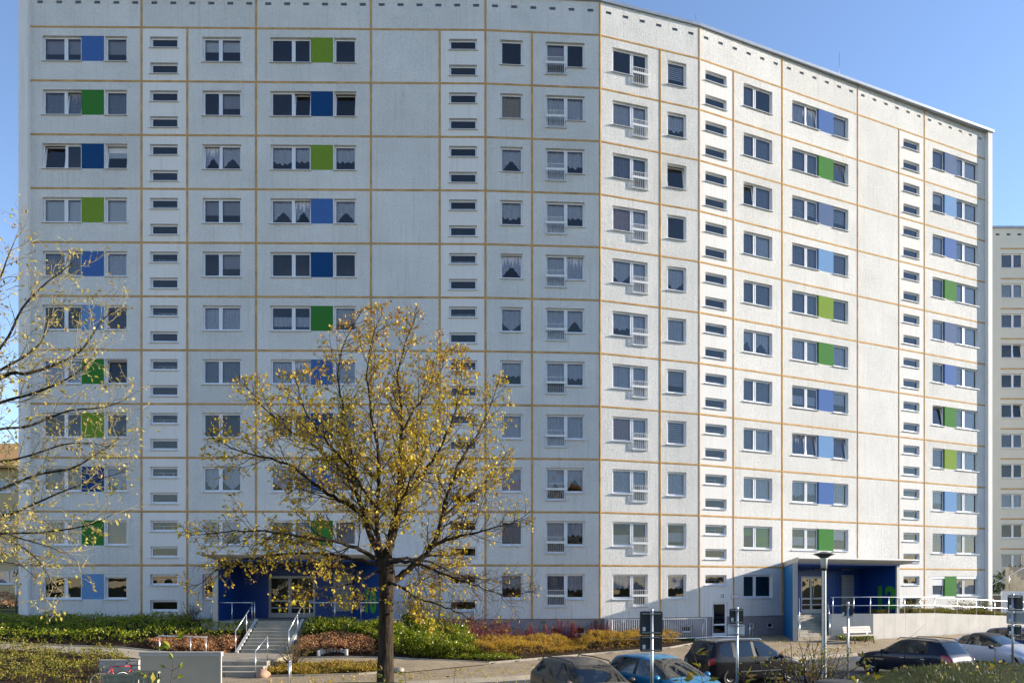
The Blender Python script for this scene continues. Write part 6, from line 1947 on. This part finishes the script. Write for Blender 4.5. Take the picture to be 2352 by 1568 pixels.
    MB().tube([(cx - ws[1] - .03, .55, zb + .045), (cx - ws[1] - .16, -.10, zb + .11)], .010, 5).build('wiper', M['black'], root)
    MB().tube([(cx - ws[1] - .03, -.10, zb + .045), (cx - ws[1] - .16, -.62, zb + .11)], .010, 5).build('wiper', M['black'], root)
    if parts.get('antenna'): 
        ax, az, ln, sl = parts['antenna']
        MB().tube([(cx - ax, 0, az), (cx - ax - sl, 0, az + ln)], [.006, .002], 5).build('antenna', M['black'], root)
    MB().tube([(cx - fo - wb - .5, -W * .3, .24), (-cx + .0, -W * .3, .22)], .025, 8).build('exhaust', M['galv'], root)
    return root, cx

mpv = [
 (0.03, 0.05, 0.10, .52, .60, .62, .40, 'p', 'p', 'b'),
 (0.03, 0.10, 0.16, .64, .70, .78, .52, 'p', 'p', 'h'),
 (0.20, 0.42, 0.45, .80, .86, .88, .60, 'p', 'p', 'p'),
 (0.80, 0.80, 0.82, .89, .97, .89, .66, 'p', 'p', 'p'),
 (1.10, 1.12, 1.12, .94, 1.02, .89, .70, 'g', 'w', 'p'),
 (1.75, 1.72, 2.02, .96, 1.585, .895, .64, 'g', 'p', 'p'),
 (2.42, 2.42, 2.46, .97, 1.625, .895, .64, 'k', 'p', 'p'),
 (2.50, 2.50, 2.53, .97, 1.63, .895, .64, 'g', 'p', 'p'),
 (3.28, 3.28, 3.28, .98, 1.625, .89, .64, 'k', 'p', 'p'),
 (3.38, 3.38, 3.36, .98, 1.62, .89, .63, 'g', 'p', 'p'),
 (3.98, 4.00, 3.90, 1.00, 1.60, .87, .61, 'p', 'p', 'p'),
 (4.15, 4.17, 4.08, 1.00, 1.57, .85, .58, 'p', 'r', 't'),
 (4.36, 4.36, 4.28, .98, 1.06, .78, .55, 'p', 'p', 't'),
 (4.40, 4.39, 4.36, .84, .90, .74, .50, 'p', 'p', 'b'),
 (4.40, 4.40, 4.38, .50, .56, .68, .45, 'p', 'p', 'b'),
]
car('people_carrier', 'black people carrier with silver roof rails parked along the street behind the shrub', 8.62, 26.3, 21.7, 4.41, 1.79, 1.65, 2.68, .90, mpv, ('paint_black', 'black_plastic'),
    rails=(1.95, 4.0, .60, 1.60, 'chrome'), rim='steel_rim', wr=.315, parts=dict(handles=(2.22, 3.12), gaps=(1.3, 2.46, 3.30), strip=True, antenna=(3.7, 1.62, .28, .18)))
wag = [
 (0.02, 0.05, 0.10, .50, .57, .60, .40, 'p', 'p', 'b'),
 (0.03, 0.12, 0.18, .62, .68, .80, .50, 'p', 'p', 'h'),
 (0.25, 0.50, 0.52, .74, .80, .89, .60, 'p', 'p', 'p'),
 (1.00, 1.00, 1.02, .84, .91, .90, .68, 'p', 'p', 'p'),
 (1.38, 1.40, 1.40, .89, .96, .90, .70, 'g', 'w', 'p'),
 (1.95, 1.95, 2.15, .91, 1.38, .90, .60, 'g', 'p', 'p'),
 (2.66, 2.66, 2.66, .92, 1.45, .90, .60, 'k', 'p', 'p'),
 (2.74, 2.74, 2.73, .92, 1.455, .90, .60, 'g', 'p', 'p'),
 (3.50, 3.50, 3.46, .94, 1.45, .89, .60, 'p', 'p', 'p'),
 (3.60, 3.60, 3.55, .94, 1.45, .89, .60, 'g', 'p', 'p'),
 (4.30, 4.34, 4.16, .97, 1.41, .87, .58, 'p', 'p', 'p'),
 (4.44, 4.48, 4.32, .97, 1.39, .86, .56, 'p', 'r', 't'),
 (4.66, 4.66, 4.58, .95, 1.02, .80, .54, 'p', 'p', 't'),
 (4.70, 4.69, 4.66, .80, .86, .76, .50, 'p', 'p', 'b'),
 (4.70, 4.70, 4.68, .48, .54, .70, .45, 'p', 'p', 'b'),
]
car('estate_car', 'dark taupe estate car with black roof rails parked left of the blue car', 2.15, 19.9, -68, 4.71, 1.80, 1.46, 2.75, .95, wag, ('paint_taupe', 'paint_taupe'),
    rails=(2.15, 4.2, .58, 1.43, 'black_plastic'), parts=dict(handles=(2.4, 3.3), gaps=(1.5, 2.7, 3.5), hmat='paint_taupe'))
mini = [
 (0.02, 0.05, 0.10, .55, .62, .58, .38, 'p', 'p', 'b'),
 (0.03, 0.12, 0.20, .68, .76, .74, .50, 'p', 'p', 'h'),
 (0.20, 0.45, 0.48, .84, .92, .83, .58, 'p', 'p', 'p'),
 (0.62, 0.70, 0.72, .93, 1.00, .845, .64, 'p', 'p', 'p'),
 (0.88, 0.92, 0.92, .96, 1.04, .845, .66, 'g', 'w', 'p'),
 (1.60, 1.55, 1.90, .97, 1.48, .845, .56, 'g', 'p', 'p'),
 (2.30, 2.30, 2.32, .98, 1.54, .845, .58, 'k', 'p', 'p'),
 (2.38, 2.38, 2.39, .98, 1.54, .845, .58, 'g', 'p', 'p'),
 (3.10, 3.12, 3.05, 1.00, 1.52, .84, .57, 'k', 'p', 'p'),
 (3.20, 3.22, 3.14, 1.01, 1.51, .84, .56, 'g', 'p', 'p'),
 (3.62, 3.66, 3.46, 1.04, 1.47, .81, .53, 'p', 'p', 'p'),
 (3.76, 3.80, 3.60, 1.04, 1.44, .79, .50, 'p', 'r', 't'),
 (4.00, 4.00, 3.92, .96, 1.04, .72, .50, 'p', 'p', 't'),
 (4.08, 4.06, 4.04, .80, .86, .68, .46, 'p', 'p', 'b'),
 (4.08, 4.08, 4.06, .50, .56, .62, .42, 'p', 'p', 'b'),
]
car('compact_car', 'bright blue compact car with large windscreen parked behind the tall sign post', 4.35, 20.6, -61, 4.08, 1.69, 1.55, 2.60, .80, mini, ('paint_blue', 'paint_blue'),
    parts=dict(handles=(2.15, 2.95), gaps=(1.15, 2.34, 3.1), hmat='paint_blue', antenna=(3.2, 1.52, .22, .2)))
hat = [
 (0.02, 0.05, 0.10, .55, .62, .60, .40, 'p', 'p', 'b'),
 (0.03, 0.12, 0.18, .66, .74, .76, .50, 'p', 'p', 'h'),
 (0.22, 0.45, 0.48, .80, .86, .85, .60, 'p', 'p', 'p'),
 (0.80, 0.82, 0.84, .88, .94, .865, .66, 'p', 'p', 'p'),
 (1.10, 1.12, 1.12, .91, .98, .865, .68, 'g', 'w', 'p'),
 (1.62, 1.60, 1.90, .93, 1.46, .865, .58, 'g', 'p', 'p'),
 (2.22, 2.22, 2.24, .94, 1.52, .865, .59, 'k', 'p', 'p'),
 (2.30, 2.30, 2.31, .94, 1.52, .865, .59, 'g', 'p', 'p'),
 (3.02, 3.04, 2.98, .97, 1.50, .86, .58, 'k', 'p', 'p'),
 (3.10, 3.12, 3.06, .98, 1.50, .86, .58, 'p', 'p', 'p'),
 (3.40, 3.42, 3.30, .99, 1.47, .85, .56, 'p', 'p', 'p'),
 (3.60, 3.62, 3.46, .99, 1.43, .83, .54, 'p', 'r', 't'),
 (3.92, 3.92, 3.84, .93, 1.00, .74, .54, 'p', 'p', 't'),
 (4.00, 4.00, 3.97, .78, .84, .70, .48, 'p', 'p', 'b'),
 (4.02, 4.02, 4.00, .50, .56, .64, .42, 'p', 'p', 'b'),
]
r_, cx_ = car('hatchback', 'dark navy hatchback with black roof rails and red tail lights, partly hidden by the mound', 15.7, 27.9, 117, 4.02, 1.75, 1.55, 2.59, .78, hat, ('paint_navy', 'black_plastic'),
    rails=(1.75, 3.45, .55, 1.50, 'black_plastic'), parts=dict(handles=(2.05, 2.88), gaps=(1.3, 2.26, 3.04), hmat='chrome', antenna=(1.9, 1.50, .55, .62), plate_z=.62))
text('STEPWAY', .085, 'chrome', r_, Matrix.Translation((cx_ - 1.02, .873, .62)) @ Matrix.Rotation(math.pi, 4, 'Z') @ STAND, .002, .002)
text('dCi', .085, 'chrome', r_, Matrix.Translation((cx_ - .82, .872, .62)) @ Matrix.Rotation(math.pi, 4, 'Z') @ STAND, .002, .002)
coupe = [
 (0.02, 0.05, 0.10, .50, .58, .60, .38, 'p', 'p', 'b'),
 (0.03, 0.12, 0.20, .62, .72, .76, .46, 'p', 'p', 'h'),
 (0.25, 0.50, 0.52, .74, .88, .87, .52, 'p', 'p', 'p'),
 (0.95, 0.98, 1.00, .82, .99, .90, .62, 'p', 'p', 'p'),
 (1.30, 1.34, 1.34, .88, 1.04, .90, .66, 'g', 'w', 'p'),
 (1.80, 1.80, 2.00, .91, 1.36, .90, .56, 'g', 'b', 'p'),
 (2.35, 2.35, 2.30, .92, 1.46, .90, .57, 'g', 'b', 'p'),
 (2.75, 2.75, 2.68, .93, 1.47, .90, .56, 'k', 'b', 'p'),
 (2.83, 2.83, 2.74, .93, 1.465, .90, .55, 'g', 'p', 'p'),
 (3.30, 3.36, 3.10, .93, 1.38, .90, .52, 'p', 'r', 'p'),
 (3.72, 3.74, 3.66, .90, 1.10, .88, .50, 'p', 'p', 'p'),
 (4.00, 4.02, 3.98, .84, .98, .84, .48, 'p', 'p', 't'),
 (4.18, 4.20, 4.18, .74, .86, .74, .44, 'p', 'p', 't'),
 (4.26, 4.26, 4.25, .62, .70, .68, .40, 'p', 'p', 'b'),
 (4.28, 4.28, 4.27, .46, .52, .62, .38, 'p', 'p', 'b'),
]
car('coupe', 'silver white rounded coupe with black mirror parked right of the dark hatchback', 21.0, 31.0, -68, 4.28, 1.82, 1.49, 2.54, .88, coupe, ('paint_white', 'black_plastic'),
    parts=dict(handles=(2.7,), gaps=(1.5, 2.9), hmat='chrome', antenna=(3.0, 1.46, .08, .08)), wr=.34)
car('parked_car', 'dark blue car behind the silver coupe at the right edge', 24.4, 33.6, -68, 4.08, 1.72, 1.5, 2.55, .80, mini, ('paint_darkblue', 'paint_darkblue'),
    parts=dict(handles=(2.15, 2.95), gaps=(1.15, 2.34, 3.1), hmat='paint_darkblue'))
# ================================================================ BACKGROUND
plain('cream_wall', (0.70, 0.655, 0.55), 0.9, var=.06, nscale=.5); plain('ochre_wall', (0.62, 0.47, 0.26), .9, var=.08); plain('roof_orange', (0.50, 0.27, 0.09), .85, var=.15)
plain('dark_glass', (0.03, 0.035, 0.05), .08, var=.3, spec=.6)
def far_block(name, label, org, rz, W_, floors, z0, cols, wall, trim, fh=2.8, attic=1.9, flat=True, rdepth=12, curt=True, seed=1):
    """cols: list of (x0,x1) window columns, local x along the front, y into the house"""
    root = empty(name, org, rz=rz, label=label, cat='apartment block')
    Ht = z0 + floors * fh + attic
    rg = random.Random(seed)
    us = sorted({0, W_, *[c for q in cols for c in q]}); 
    zs = sorted({0, Ht, *[z0 + k * fh + 1.0 for k in range(floors)], *[z0 + k * fh + 2.33 for k in range(floors)]})
    mb = MB()
    for i in range(len(us) - 1):
        for j in range(len(zs) - 1):
            uc, zc = (us[i] + us[i + 1]) / 2, (zs[j] + zs[j + 1]) / 2
            hole = any(a < uc < b for a, b in cols) and 1.0 < (zc - z0) % fh < 2.33 and z0 < zc < z0 + floors * fh
            a, b, c, d = us[i], us[i + 1], zs[j], zs[j + 1]
            if not hole: mb.quad((a, 0, c), (b, 0, c), (b, 0, d), (a, 0, d))
            else:
                for q in (((a, 0, c), (a, 0, d), (a, .18, d), (a, .18, c)), ((b, 0, c), (b, .18, c), (b, .18, d), (b, 0, d)), ((a, 0, c), (a, .18, c), (b, .18, c), (b, 0, c)), ((a, 0, d), (b, 0, d), (b, .18, d), (a, .18, d))): mb.quad(*q)
    mb.quad((0, 0, 0), (0, 0, Ht), (0, rdepth, Ht), (0, rdepth, 0)); mb.quad((W_, 0, 0), (W_, rdepth, 0), (W_, rdepth, Ht), (W_, 0, Ht)); mb.quad((0, rdepth, 0), (0, rdepth, Ht), (W_, rdepth, Ht), (W_, rdepth, 0))
    mb.build('facade_wall', M[wall], root)
    mb = MB(); 
    if flat: mb.box(-.1, W_ + .1, -.12, rdepth + .1, Ht, Ht + .18)
    else:
        mb.prism([(-.6, Ht - .1), (W_ + .6, Ht - .1), (W_ + .6, Ht + .1), (-.6, Ht + .1)], -.7, rdepth + .7)
        M1 = Matrix(((0, 1, 0, 0), (1, 0, 0, 0), (0, 0, 1, 0), (0, 0, 0, 1)))
        mb.prism([(-.7, Ht + .1), (rdepth + .7, Ht + .1), (rdepth / 2, Ht + 3.4)], -.6, W_ + .6, M=M1)
    mb.build('roof', M['zinc' if flat else 'roof_orange'], root)
    mb = MB()
    for k in range(floors + 1): mb.box(.9, W_, -.015, 0.0, z0 + k * fh - .06, z0 + k * fh + .06)
    if trim: mb.build('joint_strip', M['joint'], root)
    mb = MB(); mb.box(0, W_, 1.2, 1.3, 0, Ht - .1); mb.build('interior_wall', M['inner'], root)
    for k in range(floors):
        z = z0 + k * fh + 1.0
        for (a, b) in cols:
            w_ = b - a
            fm, gm = frame_and_glass([(0, w_ * .55, 0), (w_ * .55, w_, 0)], 1.33, (1,) if rg.random() < .1 else ())
            T = Matrix.Translation((a, 0, z)); o = link('double_window', fm, root, T); link('window_pane', gm, o); link('window_sill', sill_mesh(w_), o)
            kd = rg.choice('CCVSDCDS') if curt else 'D'
            if kd != 'D': link('curtain', curtain_mesh(w_ - .1, .03, 1.3, kd, rg.randint(0, 5)), o, Matrix.Translation((.05, .27, 0)))
    return root, Ht
# right: a second block, frontal
s2 = 24.6; Y2 = F / s2
o2 = Vector(((2276 - 1176) / s2, Y2, 2.9))
rb, _ = far_block('neighbour_building', 'cream apartment block with ochre joints at the right edge behind the main building', tuple(o2), R(0), 14.0, 11, 1.2, [(.98, 3.0), (5.2, 7.2), (9.2, 11.2)], 'cream_wall', True, attic=1.9, seed=4)
for k in range(12):
    MB().box(0, .34, -.01, .04, 0, .15).build('roof_vent', M['black'], rb, Matrix.Translation((.45 + k * 1.02, -.0, 1.2 + 30.8 + 1.25)))
# left: a lower block with a tiled roof
sl = 25.0; Yl = F / sl
far_block('neighbour_building', 'low ochre apartment block with orange roof behind the near tree on the left', ((-30 - 1176) / sl + 30 - 42.0, Yl, 1.6), R(0), 15.0, 4, 1.0, [(2.5, 4.3), (6.3, 8.1), (10.3, 12.1), (12.9, 14.6)], 'ochre_wall', False, attic=.5, flat=False, seed=6)
# opposite side of the street, seen only as a reflection in the lower panes
far_block('opposite_building', 'cream building across the street, mirrored in the lower windows', (34, -34, 1.5), R(180), 68.0, 5, .8, [(3 + 6 * i, 5 + 6 * i) for i in range(11)], 'cream_wall', False, attic=.8, flat=False, curt=False, seed=8)

# steps, wall and fence between the two buildings on the right
p = P(2290, 1400, 58)
st_ = stairs(Vector((40.2, 54.0, 0)), Vector((40.2, 58.0, 0)), E_, 6.0, 2.6, 5.0, 9, 'distant flight of steps beside the cream block at the right edge')
a_ = P(2278, 1372, 52.5); b_ = P(2300, 1372, 52.5)
plain('gabion', (0.16, 0.13, 0.09), .95, var=.35, nscale=6, bump=.03, bscale=8)
gw = empty('stone_wall', (a_.x, 52.5, 1.2), label='rough brown stone wall right of the main building corner', cat='wall')
MB().box(-.6, b_.x - a_.x + .2, 0, .3, -.5, P(0, 1367, 52.5).z - 1.2).build('masonry', M['gabion'], gw)
MB().box(-.62, b_.x - a_.x + .22, -.02, .32, P(0, 1367, 52.5).z - 1.198, P(0, 1364, 52.5).z - 1.2).build('coping', M['concrete_pale'], gw)
a_ = P(2300, 1372, 50.6); n_ = 26
fe = empty('slatted_fence', (a_.x, 50.6, 1.0), label='pale vertical slatted fence at the right edge behind the railing', cat='fence')
zt_ = P(0, 1357, 50.6).z - 1.0
mb = MB()
for i in range(n_): mb.box(i * .20, i * .20 + .165, 0, .03, -.3, zt_)
mb.build('slat_panel', M['blind_white'], fe); MB().box(0, n_ * .2, .032, .08, zt_ - .2, zt_ - .12).build('rail', M['white_paint'], fe)
railing([(P(2276, 1341, 53.5).x, 53.5, 2.55), (41.2, 57.0, 4.1), (42.4, 57.2, 4.15)], [0.5, .98, 1.9], .95, 'distant grey handrail rising beside the far steps', mid=False)
bed('far_hedge', 'dark green hedge at the foot of the cream block on the right', 'hedge', [(38.0, 58.5), (60, 58.5), (60, 62), (38.0, 62)], 2.0, 9000, .22, 'leaf_dark', 41, zfun=lambda x, y: np.full(len(x), 2.9), lump=.3, cell=2.0, kind=None)
# left background lawn details
bed('far_hedge', 'brown autumn hedge before the low ochre block on the left', 'hedge', [(-60, 55), (-38, 55), (-38, 57), (-60, 57)], 1.2, 5000, .2, 'leaf_pink', 42, zfun=lambda x, y: np.full(len(x), 1.8), lump=.3, cell=2.0, kind=None)
q = P(37, 1400, 44)
pm = empty('lamp_post', (q.x, 44, H(q.x, 44)), label='short post with a small round head beside the left corner of the building', cat='post')
MB().tube([(0, 0, 0), (0, 0, 2.6)], .05, 8).build('pole', M['galv'], pm)
MB().lathe([(0, 2.5), (.14, 2.55), (.18, 2.75), (.12, 2.95), (0, 3.0)], 12).build('head', M['sign_grey'], pm)

bed('opposite_hedge', 'tall dark hedge across the street, mirrored in the ground floor panes', 'hedge', [(-34, -30), (34, -30), (34, -26.5), (-34, -26.5)], 4.3, 14000, .55, 'leaf_dark', 43, zfun=lambda x, y: np.full(len(x), 2.0), lump=.3, cell=2.5, kind=None)
